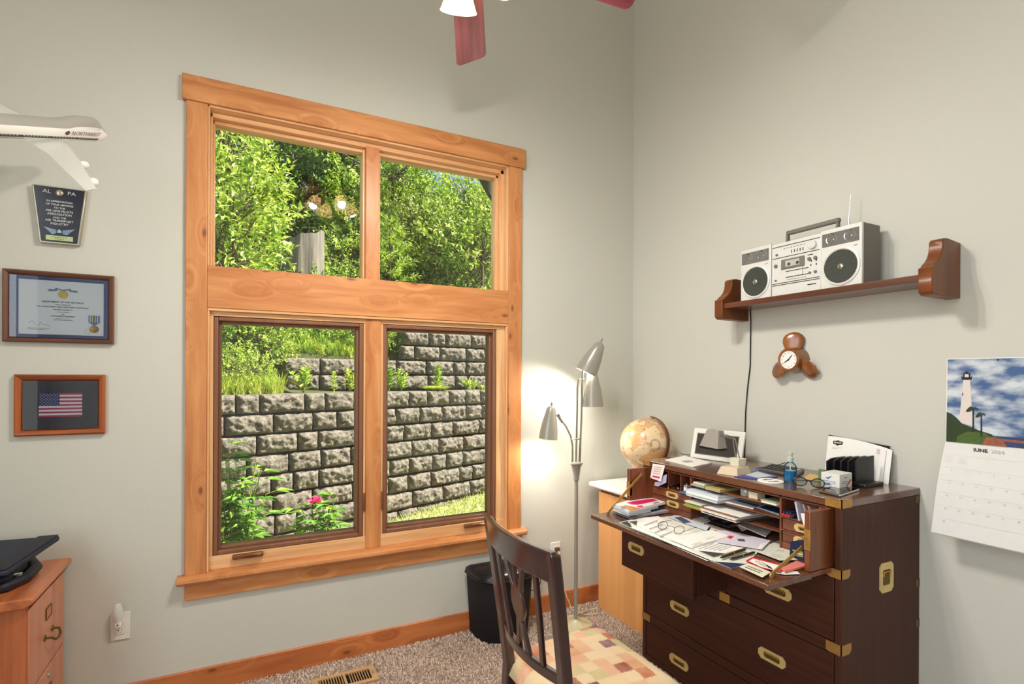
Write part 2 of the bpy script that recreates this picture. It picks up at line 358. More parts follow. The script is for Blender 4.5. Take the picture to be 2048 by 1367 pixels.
# upper jambs, stepped
mb = MB()
for (z0, z1, xa, xb) in ((2.002, 2.756, 0, 0),):
    mb.box(OX0, OX0+.008, -.016, .135, z0, z1); mb.box(OX1-.010, OX1, -.016, .135, z0, z1)
    mb.box(OX0+.008, OX0+.018, .035, .135, z0, z1-.012); mb.box(OX1-.030, OX1-.010, .035, .135, z0, z1-.012)
    mb.box(OX0+.018, OX0+.026, .070, .135, z0, z1-.03); mb.box(OX1-.047, OX1-.030, .070, .135, z0, z1-.03)
wp('upper_jamb', mb, M_frmV, .002)
mb = MB(); mb.box(OX0, OX1, -.016, .135, 2.746, 2.756); mb.box(OX0+.008, OX1-.010, .035, .135, 2.722, 2.746); mb.box(OX0+.018, OX1-.03, .070, .135, 2.705, 2.722)
wp('upper_head_jamb', mb, M_frmH, .002)
wp('mullion', MB().box(-1.815, -1.742, .02, .135, 2.002, 2.724), M_aldV)
mb = MB(); mb.box(-1.826, -1.815, .05, .135, 2.002, 2.715); mb.box(-1.742, -1.731, .05, .135, 2.002, 2.715); wp('mullion_stop', mb, M_frmV, .002)
# lower jambs
mb = MB(); mb.box(OX0, OX0+.010, -.016, .135, .561, 1.7895); mb.box(OX1-.012, OX1, -.016, .135, .561, 1.7895)
mb.box(OX0+.010, -2.528, .005, .135, .561, 1.7675); mb.box(-1.040, OX1-.012, .005, .135, .561, 1.7675)
wp('lower_jamb', mb, M_frmV, .002)
mb = MB(); mb.box(OX0, OX1, -.016, .135, 1.790, 1.803); mb.box(OX0+.01, OX1-.012, .005, .135, 1.768, 1.790); wp('lower_head_jamb', mb, M_frmH, .002)
wp('lower_sill_strip', MB().box(OX0+.010, OX1-.012, .004, .135, .561, .626), M_frmH, .002)
wp('mullion', MB().box(-1.815, -1.735, -.002, .135, .561, 1.790), M_aldV)
mb = MB(); mb.box(-1.826, -1.815, .008, .135, .561, 1.79); mb.box(-1.735, -1.722, .008, .135, .561, 1.79); wp('mullion_stop', mb, M_frmV, .002)
def ring(x0, x1, z0, z1, t, y0, y1, mi=0, mb=None, tb=None):
    mb = mb or MB(); tb = tb or t
    mb.box(x0, x0+t, y0, y1, z0, z1, mi); mb.box(x1-t, x1, y0, y1, z0, z1, mi); mb.box(x0+t, x1-t, y0, y1, z1-t, z1, mi); mb.box(x0+t, x1-t, y0, y1, z0, z0+tb, mi); return mb
for (a, b_) in ((-2.527, -1.827), (-1.721, -1.041)):
    s_ = wp('sash', ring(a, b_, .627, 1.767, .020, .010, .10), M_sash, .004, 'brown inner casement sash')
    ring(a+.020, b_-.020, .647, 1.747, .012, .035, .10).build('sash_stop', M_sash, s_, bevel=.002)
    g_ = MB().box(a+.03, b_-.03, .062, .066, .655, 1.742).build('glass_pane', M_glass, W, smooth=False)
for (a, b_) in ((-2.528, -1.825), (-1.733, -1.018)):
    g_ = MB().box(a, b_, .100, .104, 2.0, 2.707).build('glass_pane', M_glass, W, smooth=False)
# casement crank covers
M_crank = mat('crank_brown', (126, 82, 52), 0.35, 0.2)
for cx in (-2.377, -1.183):
    k = MB().box(cx-.068, cx+.068, -.018, .004, .600, .624).build('crank_cover', M_crank, W, bevel=.007, seg=3)
    MB().tube([(cx-.02, -.020, .618), (cx+.012, -.030, .622), (cx+.055, -.026, .614)], [.008, .006, .007], 10).build('crank_handle', M_crank, k)
    mb = MB()
# sash locks on the mullion sides
for lx in (-1.822, -1.726):
    MB().box(lx-.004, lx+.004, -.004, .008, .76, .86).build('sash_lock', M_crank, W, bevel=.003)

# ------------------------------------------------------------------ outside: ground, terraces, retaining walls
M_soil = mat('soil', (112, 96, 66), 0.95, var=0.4, vscale=6, bump=0.5, bscale=20)
M_hill = mat('hill_ground', (66, 72, 34), 0.95, var=0.5, vscale=4, bump=0.5, bscale=12)
M_lawn = mat('lawn', (158, 160, 92), 0.95, var=0.35, vscale=40, bump=0.6, bscale=90)
def wl(x): return 2.83+.321*(x+2.16)
def wu(x): return 3.82+.23*(x+1.68)
def gz(x): return -.2+.067*(x+.94)
mb = MB(); mb.add([(-9, .1, gz(-9)-.0), (9, .1, gz(9)-.0), (9, 9, gz(9)), (-9, 9, gz(-9))], [(0, 1, 2, 3)])
struct(mb, 'ground', M_lawn, smooth=False)
def hz(x, y):
    d = y-wl(x)
    if x < -1.95 or d < .5: pass
    left = 1.27 + max(0, d-.35)*.50
    right = 1.28 if d < (wu(x)-wl(x))+.12 else (1.70 if x < -.5 else 2.06) + max(0, d-1.1)*.45
    z = left if x < -1.95 else right
    return min(z, 5.6) + .10*noise.noise(Vector((x*.8, y*.8, 0)))*min(1, d)
mb = MB(); nx, ny = 90, 70; vs = []; fs = []
for j in range(ny+1):
    for i in range(nx+1):
        x = -9+22*i/nx; y = wl(x)+.12+ (j/ny)**1.6*20
        vs.append((x, y, hz(x, y)))
for j in range(ny):
    for i in range(nx):
        a = j*(nx+1)+i; fs.append((a, a+1, a+nx+2, a+nx+1))
mb.add(vs, fs); struct(mb, 'hillside', M_hill)

def stonemat():
    m, t, b = newmat('split_face_block'); L = t.links.new; N = t.nodes.new
    tc = N('ShaderNodeTexCoord'); n = N('ShaderNodeTexNoise'); n.inputs['Scale'].default_value = 22; n.inputs['Detail'].default_value = 8; n.inputs['Roughness'].default_value = .65; L(tc.outputs['Object'], n.inputs['Vector'])
    cr = N('ShaderNodeValToRGB'); L(n.outputs['Fac'], cr.inputs[0]); cr.color_ramp.elements[0].position = .3; cr.color_ramp.elements[1].position = .7
    cr.color_ramp.elements[0].color = lin((70, 65, 57)); cr.color_ramp.elements[1].color = lin((154, 146, 130)); L(cr.outputs[0], b.inputs['Base Color'])
    b.inputs['Roughness'].default_value = .95; b.inputs['Specular IOR Level'].default_value = .15
    bp = N('ShaderNodeBump'); bp.inputs['Strength'].default_value = 1.0; bp.inputs['Distance'].default_value = .035; L(n.outputs['Fac'], bp.inputs['Height']); L(bp.outputs[0], b.inputs['Normal'])
    return m
M_stone = stonemat()
def block(mb, p, dx, dn, w_, h, seed, dep=.28):
    # p: lower-left front corner, dx along the wall, dn outwards
    nx = max(8, int(w_/.012)); nz = 15; vs = []; fs = []
    for j in range(nz+1):
        for i in range(nx+1):
            a = i/nx; c = j/nz
            ea = min(a*w_, (1-a)*w_); ec = min(c*h, (1-c)*h); e = min(ea, ec)
            bul = .056*(1-math.exp(-e/.017))
            q = Vector((a*w_*9+seed*7.3, c*h*9, seed*1.9))
            rough = (noise.noise(q)*.026 + noise.noise(q*2.3)*.022 + noise.noise(q*5)*.014)*min(1, e/.02)
            ins = .006 if e < 1e-6 else 0
            px_ = p + dx*(a*w_) + Vector((0, 0, c*h)) + dn*(bul+rough)
            vs.append(px_)
    for j in range(nz):
        for i in range(nx):
            q = j*(nx+1)+i; fs.append((q, q+1, q+nx+2, q+nx+1))
    mb.add(vs, fs)
    A = p; B = p+dx*w_; U = Vector((0, 0, h)); D = -dn*dep
    mb.add([A, B, B+D, A+D, A+U, B+U, B+D+U, A+D+U], [(4, 5, 6, 7), (0, 4, 7, 3), (5, 1, 2, 6), (0, 3, 2, 1)])
def rwall(mb, f, x0, x1, rows, ztop, batter=.018, starts=None, seed=1):
    rr = random.Random(seed); dx = Vector((1, (f(1)-f(0)), 0)).normalized(); dn = Vector((dx.y, -dx.x, 0))
    L = (x1-x0)/dx.x
    for r in range(rows):
        z = ztop-(r+1)*.2; s0 = 0
        xs = x0 if starts is None or r >= len(starts) else starts[r]
        s = (xs-x0)/dx.x - (rr.uniform(0, .3) if xs == x0 else 0)
        while s < L:
            w_ = rr.choice([.45, .34, .27, .40, .22]); o = Vector((x0, f(x0), z)) + dx*s - dn*(batter*(rows-1-r))
            block(mb, o+dx*.009+Vector((0, 0, .008)), dx, dn, w_-.020, .182, rr.uniform(0, 50)); s += w_
mb = MB(); rwall(mb, wl, -3.6, 2.6, 8, 1.305, .012, seed=4)
W1 = thing(mb, 'retaining_wall', M_stone, 'long lower grey retaining wall of rough split-face concrete blocks outside the window', 'retaining wall', ang=60)
mb = MB(); rwall(mb, wu, -1.93, 3.4, 4, 2.10, .012, starts=[-.47, -.52, -1.93, -1.93], seed=9)
W2 = thing(mb, 'retaining_wall', M_stone, 'short upper block retaining wall set back on the terrace above the lower one', 'retaining wall', ang=60)
# eave of the house seen at the top right of the window
p = PY(985, 350, .9); q = PY(960, 350, .9); r_ = PY(985, 396, .9)
mb = MB(); mb.slab([q+Vector((0, 0, .3)), q, r_, r_+Vector((.9, 0, 0)), p+Vector((.9, 0, .3))], (0, .05, 0))
struct(mb, 'trim_1', mat('eave_board', (74, 72, 48), .7), smooth=False)

# ------------------------------------------------------------------ vegetation
M_bark = mat('bark', (92, 78, 62), .9, var=.4, bump=.6, bscale=30)
L_lime = leafmat('leaf_lime', (84, 122, 28), (236, 242, 146), (168, 198, 62))  # wide pale-to-dark spread paints in lit leaf tops and shaded interiors
L_mid = leafmat('leaf_mid', (62, 104, 26), (206, 224, 100), (132, 172, 50))
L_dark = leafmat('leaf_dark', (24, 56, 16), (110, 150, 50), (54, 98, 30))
L_grass = leafmat('leaf_grass', (140, 170, 46), (214, 214, 110), (176, 196, 70))
L_pale = leafmat('leaf_pale', (150, 164, 96), (208, 206, 140), (176, 186, 110))
def leaf(vs, fs, p, d, up, L, w_):
    d = d.normalized(); s = d.cross(up)
    s = s.normalized() if s.length > 1e-4 else d.orthogonal().normalized()
    n = s.cross(d); b = len(vs)
    vs += [p, p+d*L*.45+s*w_*.5+n*L*.06, p+d*L-n*L*.12, p+d*L*.45-s*w_*.5+n*L*.06]
    fs += [(b, b+1, b+2), (b, b+2, b+3)]
def rvec(rr):
    while True:
        v = Vector((rr.uniform(-1, 1), rr.uniform(-1, 1), rr.uniform(-1, 1)))
        if .05 < v.length < 1: return v.normalized()
def bush_mesh(seed, r, n, L, asp, sc=(1, 1, 1), twigs=60, mat_=None, per=14):
    rr = random.Random(seed); vs = []; fs = []; tw = MB()
    nb = n//per
    for k in range(nb):
        d = rvec(rr); d.z = d.z*.9+.1
        rad = r*(.45+.55*rr.random()**.5) * (1+.25*noise.noise(d*2.2+Vector((seed, 0, 0))))
        base = Vector((d.x*sc[0], d.y*sc[1], d.z*sc[2]))*rad
        td = (d+Vector((0, 0, .7))+rvec(rr)*.6).normalized(); tl = L*rr.uniform(2.5, 5)
        if k < twigs: tw.tube([base*.15, base*.6+rvec(rr)*r*.06, base+td*tl], [r*.018, r*.010, r*.003], 5, caps=False)
        for i in range(per):
            p = base+td*tl*(i/per)+rvec(rr)*L*.3
            ld = (rvec(rr)*1.0+td*.5+d*.3); leaf(vs, fs, p, ld, Vector((rr.uniform(-.5, .5), rr.uniform(-.5, .5), 1)), L*rr.uniform(.7, 1.2), L*asp)
    mb = MB(); mb.v = vs; mb.f = fs; mb.m = [0]*len(fs); return mb, tw
def shrub_proto(name, seed, n, L, asp, m, sc=(1, 1, 1), twigs=50):
    root = empty(name, (0, 0, 0)); mb, tw = bush_mesh(seed, 1.0, n, L, asp, sc, twigs)
    mb.build('foliage', m, root, local=True, smooth=False); tw.tube([(0, 0, -1.0), (0, 0, .2)], [.05, .03], 8)
    tw.build('stem', M_bark, root, local=True); return root
P_big = shrub_proto('leafy_shrub', 11, 1500, .19, .42, L_lime, (1, 1, 1.1))
P_lime = shrub_proto('leafy_shrub', 12, 2300, .125, .5, L_lime)
P_mid = shrub_proto('leafy_shrub', 13, 2400, .125, .5, L_mid)
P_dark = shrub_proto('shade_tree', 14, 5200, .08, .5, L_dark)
P_pale = shrub_proto('leafy_shrub', 15, 3200, .10, .5, L_pale)
SH_L = {'B': (P_big, 'large-leaved light green shrub growing close behind the retaining wall, at the left of the view', 'large-leaved shrubs by the wall'),
        'L': (P_lime, 'yellow-green small-leaved shrub on the hillside', 'sunny shrubs on the hillside'),
        'M': (P_mid, 'mid green leafy shrub on the hillside', 'mid green shrubs on the hillside'),
        'D': (P_dark, 'dark green shaded tree at the back', 'dark trees on the hillside'),
        'P': (P_pale, 'pale dusty green shrub on the hillside', 'pale shrubs on the hillside')}
used = set()
def put(kind, u, v, dep, r, k=0):
    pr, lab, grp = SH_L[kind]
    o = pr if kind not in used else copy_tree(pr); used.add(kind)
    o.location = PD(u, v, dep); o.scale = (r, r, r); o.rotation_euler[2] = k
    pane = ('upper ' if v < 600 else 'lower ')+('left' if u < 742 else 'right')+' pane'
    if kind != 'B': lab += ', seen in the '+pane; grp += ', '+pane
    tag(o, lab, 'tree' if kind == 'D' else 'shrub', grp)
for i, a in enumerate([
    ('B', 446, 330, 5.5, .42), ('B', 468, 432, 5.3, .46), ('B', 505, 478, 6.0, .28), ('B', 438, 520, 5.1, .42), ('B', 500, 390, 6.2, .34), ('B', 470, 560, 5.6, .26),
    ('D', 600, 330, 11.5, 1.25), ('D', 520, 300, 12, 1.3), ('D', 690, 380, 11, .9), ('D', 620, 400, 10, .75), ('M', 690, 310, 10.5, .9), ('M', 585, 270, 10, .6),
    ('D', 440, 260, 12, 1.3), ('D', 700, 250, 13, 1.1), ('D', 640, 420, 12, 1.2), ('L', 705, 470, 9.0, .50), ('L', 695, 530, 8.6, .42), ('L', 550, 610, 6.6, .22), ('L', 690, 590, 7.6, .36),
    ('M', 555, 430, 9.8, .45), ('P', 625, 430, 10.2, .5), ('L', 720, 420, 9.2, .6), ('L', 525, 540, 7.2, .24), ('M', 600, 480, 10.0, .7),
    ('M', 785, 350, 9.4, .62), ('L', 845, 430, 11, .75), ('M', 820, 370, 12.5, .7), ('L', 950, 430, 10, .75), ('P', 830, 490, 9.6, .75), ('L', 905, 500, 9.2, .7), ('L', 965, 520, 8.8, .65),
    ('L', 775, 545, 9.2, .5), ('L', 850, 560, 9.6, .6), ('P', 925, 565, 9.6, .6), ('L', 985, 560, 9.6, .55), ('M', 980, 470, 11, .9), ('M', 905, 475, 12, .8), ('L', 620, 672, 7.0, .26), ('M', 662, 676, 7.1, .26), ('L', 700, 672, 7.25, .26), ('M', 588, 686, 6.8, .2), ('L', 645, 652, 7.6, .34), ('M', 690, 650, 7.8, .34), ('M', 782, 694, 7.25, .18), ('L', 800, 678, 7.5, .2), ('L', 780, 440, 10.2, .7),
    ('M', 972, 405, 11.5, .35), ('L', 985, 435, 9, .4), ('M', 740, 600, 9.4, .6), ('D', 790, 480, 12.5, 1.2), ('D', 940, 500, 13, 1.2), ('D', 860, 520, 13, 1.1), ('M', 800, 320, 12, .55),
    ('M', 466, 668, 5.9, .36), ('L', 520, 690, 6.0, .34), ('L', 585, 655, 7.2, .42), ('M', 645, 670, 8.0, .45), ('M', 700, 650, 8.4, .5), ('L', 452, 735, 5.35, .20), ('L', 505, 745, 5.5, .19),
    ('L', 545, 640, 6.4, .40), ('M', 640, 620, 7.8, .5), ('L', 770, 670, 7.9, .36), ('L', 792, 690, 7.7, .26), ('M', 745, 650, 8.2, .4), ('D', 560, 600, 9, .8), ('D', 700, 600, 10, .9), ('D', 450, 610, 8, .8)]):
    put(*a, k=i*1.3)

# old stump among the shrubs
M_stump = wood('weathered_wood', (58, 52, 46), (150, 142, 128), axis=2, rough=.95, along=1.0, across=26, coat=0, contrast=.5)
p = PD(607, 472, 7.9); mb = MB(); rings = []
for j, z in enumerate([-1.5, -.9, -.4, -.05, .0]):
    ring_ = []
    for i in range(40):
        a = 2*math.pi*i/40; r = .29*(1+.10*noise.noise(Vector((math.cos(a)*2.5, math.sin(a)*2.5, z*.6)))+.03*math.sin(a*9))*(1.12 if j == 0 else 1)
        dz = (.10*math.cos(a-.3)+.05*noise.noise(Vector((math.cos(a)*3, math.sin(a)*3, 2)))) if j >= 3 else 0
        ring_.append(p+Vector((r*math.cos(a), r*math.sin(a), z+dz)))
    rings.append(ring_)
rings.append([p+(q-p)*.7+Vector((0, 0, -.02)) for q in rings[-1]])
mb.loft(rings)
st = thing(mb, 'tree_stump', M_stump, 'tall weathered grey tree stump standing among the shrubs on the hillside', 'stump')
# young pine in front of the right upper pane and bare trunks
def pine(name, base, h, r, m, label, n=26):
    root = empty(name, base, label, 'tree'); tr = MB().tube([(0, 0, 0), (0.01, 0, h*.5), (0, 0, h)], [h*.015, h*.01, h*.003], 8); tr.build('trunk', M_bark, root, local=True)
    rr = random.Random(5); vs = []; fs = []; br = MB()
    for k in range(n):
        z = h*(.15+.8*k/n); L = r*(1-.75*k/n); a = k*2.4
        d = Vector((math.cos(a), math.sin(a), .35)).normalized(); e = Vector((0, 0, z))+d*L; br.tube([(0, 0, z), e], [.008, .003], 5)
        for i in range(60):
            q = Vector((0, 0, z)).lerp(e, rr.uniform(.25, 1.05)); leaf(vs, fs, q, d*.8+rvec(rr), Vector((0, 0, 1)), .10, .008)
    br.build('branch', M_bark, root, local=True); mb = MB(); mb.v = vs; mb.f = fs; mb.m = [0]*len(fs); mb.build('needles', m, root, local=True, smooth=False)
pb = PD(779, 590, 7.6); pine('young_pine', pb, 1.15, .42, L_lime, 'young pine sapling with upright whorls in front of the shrubs, right upper pane')
for (u, v, dep, u2, v2, r, lab) in ((930, 470, 9.6, 950, 372, .018, 'thin leaning grey branch stem rising through the shrubs near the roof corner'),
                                     (725, 330, 8.8, 600, 268, .02, 'long thin dark branch reaching across the left upper pane')):
    a = PD(u, v, dep); b = PD(u2, v2, dep+.4); mb = MB().tube([a-Vector((0, 0, .4)), a, a.lerp(b, .5)+Vector((.05, 0, .03)), b], [r, r*.9, r*.7, r*.3], 7)
    for t_ in (.3, .5, .7): q = a.lerp(b, t_); mb.tube([q, q+Vector((.25, .1, .22))*(1-t_+.3)], [r*.5, r*.15], 5)
    thing(mb, 'bare_branch', M_bark, lab, 'branch')
# power line glimpsed against the sky
thing(MB().tube([PD(880, 355, 12), PD(985, 412, 14)], .008, 5), 'overhead_wire', M_bark, 'thin overhead wire crossing the small patch of sky', 'wire')

# small plants on the terrace
def tuft(name, base, n, h, spread, m, label, w_=.012, group=None, cat='plant', curve=.5):
    rr = random.Random(int(base[0]*1000)); vs = []; fs = []
    for i in range(n):
        a = rr.uniform(0, 6.28); o = Vector(base)+Vector((rr.uniform(-1, 1), rr.uniform(-1, 1), 0))*spread*.35
        d = Vector((math.cos(a), math.sin(a), 0)); hh = h*rr.uniform(.6, 1.1); s = Vector((-d.y, d.x, 0))*w_*.5
        pts = [o, o+d*spread*.35+Vector((0, 0, hh*.6)), o+d*spread*rr.uniform(.5, 1)*(1+curve*.3)+Vector((0, 0, hh*(1-.25*curve)))]
        b = len(vs); vs += [pts[0]-s, pts[0]+s, pts[1]+s, pts[1]-s, pts[2]]; fs += [(b, b+1, b+2, b+3), (b+3, b+2, b+4)]
    mb = MB(); mb.v = vs; mb.f = fs; mb.m = [0]*len(fs); return thing(mb, name, m, label, cat, group, smooth=False)
def stalk(name, base, h, n, L, m, label, stems=1, lean=.1, asp=.28, group=None):
    root = empty(name, base, label, 'plant', group); rr = random.Random(int(base[0]*977)); vs = []; fs = []; st_ = MB()
    for k in range(stems):
        a = rr.uniform(0, 6.28); e = Vector((math.cos(a)*lean*h*rr.uniform(.3, 1.6), math.sin(a)*lean*h*.6, h*rr.uniform(.7, 1))); m_ = e*.5+Vector((0, 0, h*.06)); st_.tube([(0, 0, 0), m_, e], [.006, .005, .002], 5)
        for i in range(n):
            t_ = .12+.88*i/n; q = (m_*(t_*2) if t_ < .5 else m_.lerp(e, t_*2-1)); aa = i*2.4
            leaf(vs, fs, q, Vector((math.cos(aa), math.sin(aa), .55+.4*t_)), Vector((0, 0, 1)), L*(1.15-.6*t_), L*asp)
    st_.build('stem', M_bark if 0 else L_mid, root, local=True); mb = MB(); mb.v = vs; mb.f = fs; mb.m = [0]*len(fs); mb.build('leaves', m, root, local=True, smooth=False); return root
def tz(u, v, z=1.29): return PZ(u, v, z)
def onT(u, off=.42):                                             # a spot on the terrace behind the lower wall, seen at column u
    d = ray(u, 752); t_ = 5.0
    for _ in range(30): p_ = CAM+d*t_; t_ += (wl(p_.x)+off-p_.y)*.8
    p_ = CAM+d*t_; return Vector((p_.x, p_.y, 1.285))
stalk('spiky_plant', onT(876), .40, 60, .10, L_lime, 'tall spiky bright green plant on the terrace, right lower pane', 2, .03)
stalk('spiky_plant', onT(778), .36, 26, .11, L_mid, 'leafy upright plant with long stems at the left edge of the right lower pane', 4, .15)
stalk('spiky_plant', onT(803), .30, 26, .10, L_lime, 'slender leafy stems on the terrace beside the spiky plants', 3, .2)
tuft('mounded_groundcover', onT(872, .22), 700, .085, .20, L_grass, 'low yellow-green mound of groundcover at the edge of the terrace', .006)
tuft('strappy_plant', onT(940), 70, .20, .17, L_lime, 'clump of strappy lily leaves on the terrace at the right', .02)
tuft('weed_tuft', onT(966, .3), 60, .10, .10, L_lime, 'small weed tuft at the right edge of the terrace', .01)
stalk('leafy_weed', onT(607, .35), .30, 18, .12, L_lime, 'broad-leaved yellow-green weed in front of the upper wall corner', 5, .45, .45)
stalk('leafy_weed', onT(668, .35), .26, 26, .08, L_lime, 'upright leafy weed by the upper wall, right of the broad-leaved one', 2, .1)
stalk('leafy_weed', onT(700, .35), .30, 20, .11, L_grass, 'loose grassy weed at the right edge of the left lower pane', 3, .2)
for k, u in enumerate(range(446, 560, 11)):
    tuft('grass_tuft', onT(u, .28+.1*(k % 3)), 60, .22+.05*(k % 3), .14, L_grass, 'tuft of tall yellow-green grass on top of the lower wall', .007, 'grass tufts on the lower wall', 'grass')
for k, u in enumerate((800, 812, 826)):
    tuft('dry_grass_tuft', onT(u, 1.0)+Vector((0, 0, .42)), 50, .2, .16, L_pale, 'tuft of dry straw-coloured grass at the end of the upper wall', .006, 'dry grass by the upper wall', 'grass')
for k, u in enumerate(range(586, 716, 9)):
    p_ = onT(u, 1.08+.22*(k % 3)); p_.z = hz(p_.x, p_.y)-.01
    tuft('grass_tuft', p_, 90, .20+.04*(k % 2), .20, L_mid if k % 2 else L_grass, 'tuft of green grass on the slope just above the short upper wall', .009, 'grass tufts above the upper wall', 'grass')
# lawn grass in front of the wall, right pane
rr = random.Random(8); vs = []; fs = []
for i in range(9000):
    x = rr.uniform(-1.6, 1.6); y = wl(x)-rr.uniform(.0, 1.9); h = rr.uniform(.03, .09); a = rr.uniform(0, 6.28); b = len(vs); z = gz(x)
    ca, sa = math.cos(a)*.006, math.sin(a)*.006; lx, ly = rr.uniform(-.06, .06), rr.uniform(-.06, .06)
    vs += [Vector((x-ca, y-sa, z)), Vector((x+ca, y+sa, z)), Vector((x+lx, y+ly, z+h))]; fs.append((b, b+1, b+2))
mb = MB(); mb.v = vs; mb.f = fs; mb.m = [0]*len(fs)
tag(mb.build('lawn_grass', L_pale, smooth=False), 'sunlit short dry grass at the foot of the retaining wall', 'grass', None, 'stuff')
# peonies close to the house
def peony(base, h, stems, label, bloom=None, spread=.3):
    root = empty('peony_plant', base, label, 'plant'); rr = random.Random(int(h*100)+stems); vs = []; fs = []; st_ = MB()
    for k in range(stems):
        a = rr.uniform(0, 6.28); e = Vector((math.cos(a)*spread*rr.uniform(.2, 1), math.sin(a)*spread*rr.uniform(.2, 1)*.6, h*rr.uniform(.6, 1)))
        st_.tube([(0, 0, 0), e*.5+Vector((0, 0, .05*h)), e], [.006, .005, .003], 5)
        for i in range(7):
            q = e*(.35+.65*i/6); aa = rr.uniform(0, 6.28); bd = Vector((math.cos(aa), math.sin(aa), .3)); tip = q+bd*.07
            st_.tube([q, tip], .002, 4)
            for j in (-.7, 0, .7):
                leaf(vs, fs, tip, Vector((math.cos(aa+j), math.sin(aa+j), .05)), Vector((0, 0, 1)), .13, .042)
    st_.build('stem', L_mid, root, local=True); mb = MB(); mb.v = vs; mb.f = fs; mb.m = [0]*len(fs); mb.build('leaves', L_big2, root, local=True, smooth=False)
    if bloom is not None:
        c = Vector(bloom)-Vector(base); mb = MB()
        for k in range(46):
            d = rvec(rr); d.z = abs(d.z)*.8; s = d.orthogonal().normalized(); t2 = d.cross(s); r = rr.uniform(.025, .055)
            mb.add([c+d*r*.3, c+d*r+s*.022, c+d*(r+.018)+t2*.01, c+d*r-s*.022], [(0, 1, 2), (0, 2, 3)])
        mb.build('flower', mat('peony_pink', (236, 70, 120), .6, var=.25, vscale=60), root, local=True, smooth=False)
L_big2 = leafmat('peony_leaf', (70, 120, 40), (150, 190, 70), (104, 150, 50))
b0 = PD(470, 1160, 3.9); b0.z = -.21; peony(b0, 1.15, 20, 'tall leafy peony plant growing outside the left lower pane', None, .34)
b1 = PD(640, 1090, 4.7); b1.z = -.21; f1 = PD(630, 1002, 4.6); peony(b1, .62, 9, 'peony plant with one pink bloom in front of the retaining wall', f1, .26)
# ------------------------------------------------------------------ ceiling fan
F = empty('ceiling_fan', (-1.77, -1.28, 4.30), 'ceiling fan with dark red wooden blades and lit cream glass lamp shades', 'ceiling fan')
fx, fy = -1.77, -1.28
M_bronze = mat('fan_bronze', (92, 66, 44), .35, .8)
M_blade = wood('fan_blade_wood', (110, 38, 50), (180, 84, 98), axis=0, rough=.3, along=1.2, across=34, coat=.9)
T0 = Matrix.Translation((fx, fy, 0))
MB().lathe([(0.001, 4.30), (.075, 4.30), (.07, 4.26), (.03, 4.22), (.001, 4.22)], 24, T0).build('canopy', M_bronze, F)
MB().cyl((fx, fy, 3.06), (fx, fy, 4.25), .014).build('down_rod', M_bronze, F)
MB().lathe([(.001, 3.08), (.05, 3.08), (.10, 3.04), (.12, 2.99), (.12, 2.93), (.08, 2.89), (.05, 2.87), (.05, 2.84), (.001, 2.84)], 32, T0).build('motor_housing', M_bronze, F)
a0 = math.atan2(.35, .16)
for k in range(5):
    a = a0+k*2*math.pi/5+.0
    R = Matrix.Translation((fx, fy, 2.9)) @ Matrix.Rotation(a, 4, 'Z') @ Matrix.Rotation(math.radians(-21), 4, 'X')
    mb = MB(); out = [(.17, -.055), (.64, -.070), (.655, -.064), (.662, -.05), (.662, .05), (.655, .064), (.64, .070), (.17, .055)]
    vs = [R @ Vector((x, y, -.004)) for x, y in out]; mb.slab(vs, R.to_3x3() @ Vector((0, 0, .008)))
    # blade material grain follows its own length: build along X and rotate the object
    b = MB(); b.slab([Vector((x, y, -.004)) for x, y in out], (0, 0, .008)); bo = b.build('blade', M_blade, None, bevel=.002, local=True)
    bo.parent = F; bo.matrix_local = Matrix.Translation(-Vector((fx, fy, 4.30))) @ R
    ar = MB(); ar.slab([R @ Vector((x, y, .004)) for x, y in ((.09, -.02), (.20, -.035), (.24, -.03), (.24, .03), (.20, .035), (.09, .02))], R.to_3x3() @ Vector((0, 0, .006))); ar.build('blade_bracket', M_bronze, F)
def shademat():
    m, t, b = newmat('shade_glass'); L = t.links.new; N = t.nodes.new
    b.inputs['Base Color'].default_value = lin((250, 236, 206)); b.inputs['Emission Color'].default_value = lin((255, 226, 180)); b.inputs['Emission Strength'].default_value = .25
    tl = N('ShaderNodeBsdfTranslucent'); tl.inputs[0].default_value = lin((255, 236, 204)); mx = N('ShaderNodeMixShader'); mx.inputs[0].default_value = .6
    L(b.outputs[0], mx.inputs[1]); L(tl.outputs[0], mx.inputs[2]); L(mx.outputs[0], t.nodes['Material Output'].inputs[0]); return m
M_shade = shademat()
M_bulb = mat('bulb_lit', (255, 240, 214), .3, emit=14)
for k in range(4):
    a = math.atan2(.115, .03)+k*math.pi/2
    d = Vector((math.cos(a), math.sin(a), 0)); c = Vector((fx, fy, 0))+d*.125
    MB().tube([Vector((fx, fy, 2.85)), Vector((fx, fy, 2.86))+d*.07, Vector((c.x, c.y, 2.872))], .009, 8).build('lamp_arm', M_bronze, F)
    TT = Matrix.Translation((c.x, c.y, 2.868)) @ Matrix.Rotation(math.radians(24), 4, Vector((d.y, -d.x, 0))) @ Matrix.Translation((0, 0, -2.868))
    sh = MB().lathe([(.022, 2.868), (.030, 2.862), (.040, 2.84), (.052, 2.80), (.062, 2.775), (.066, 2.768), (.064, 2.768), (.050, 2.80), (.038, 2.84), (.028, 2.858)], 28, TT).build('lamp_shade', M_shade, F)
    MB().sphere(TT @ Vector((0, 0, 2.832)), .020, 16, 10).build('bulb', M_bulb, sh)
    lamp('fan_bulb_light', 'POINT', TT @ Vector((0, 0, 2.790)), 29.0, (1, .96, .90), shadow_soft_size=.028)
    MB()

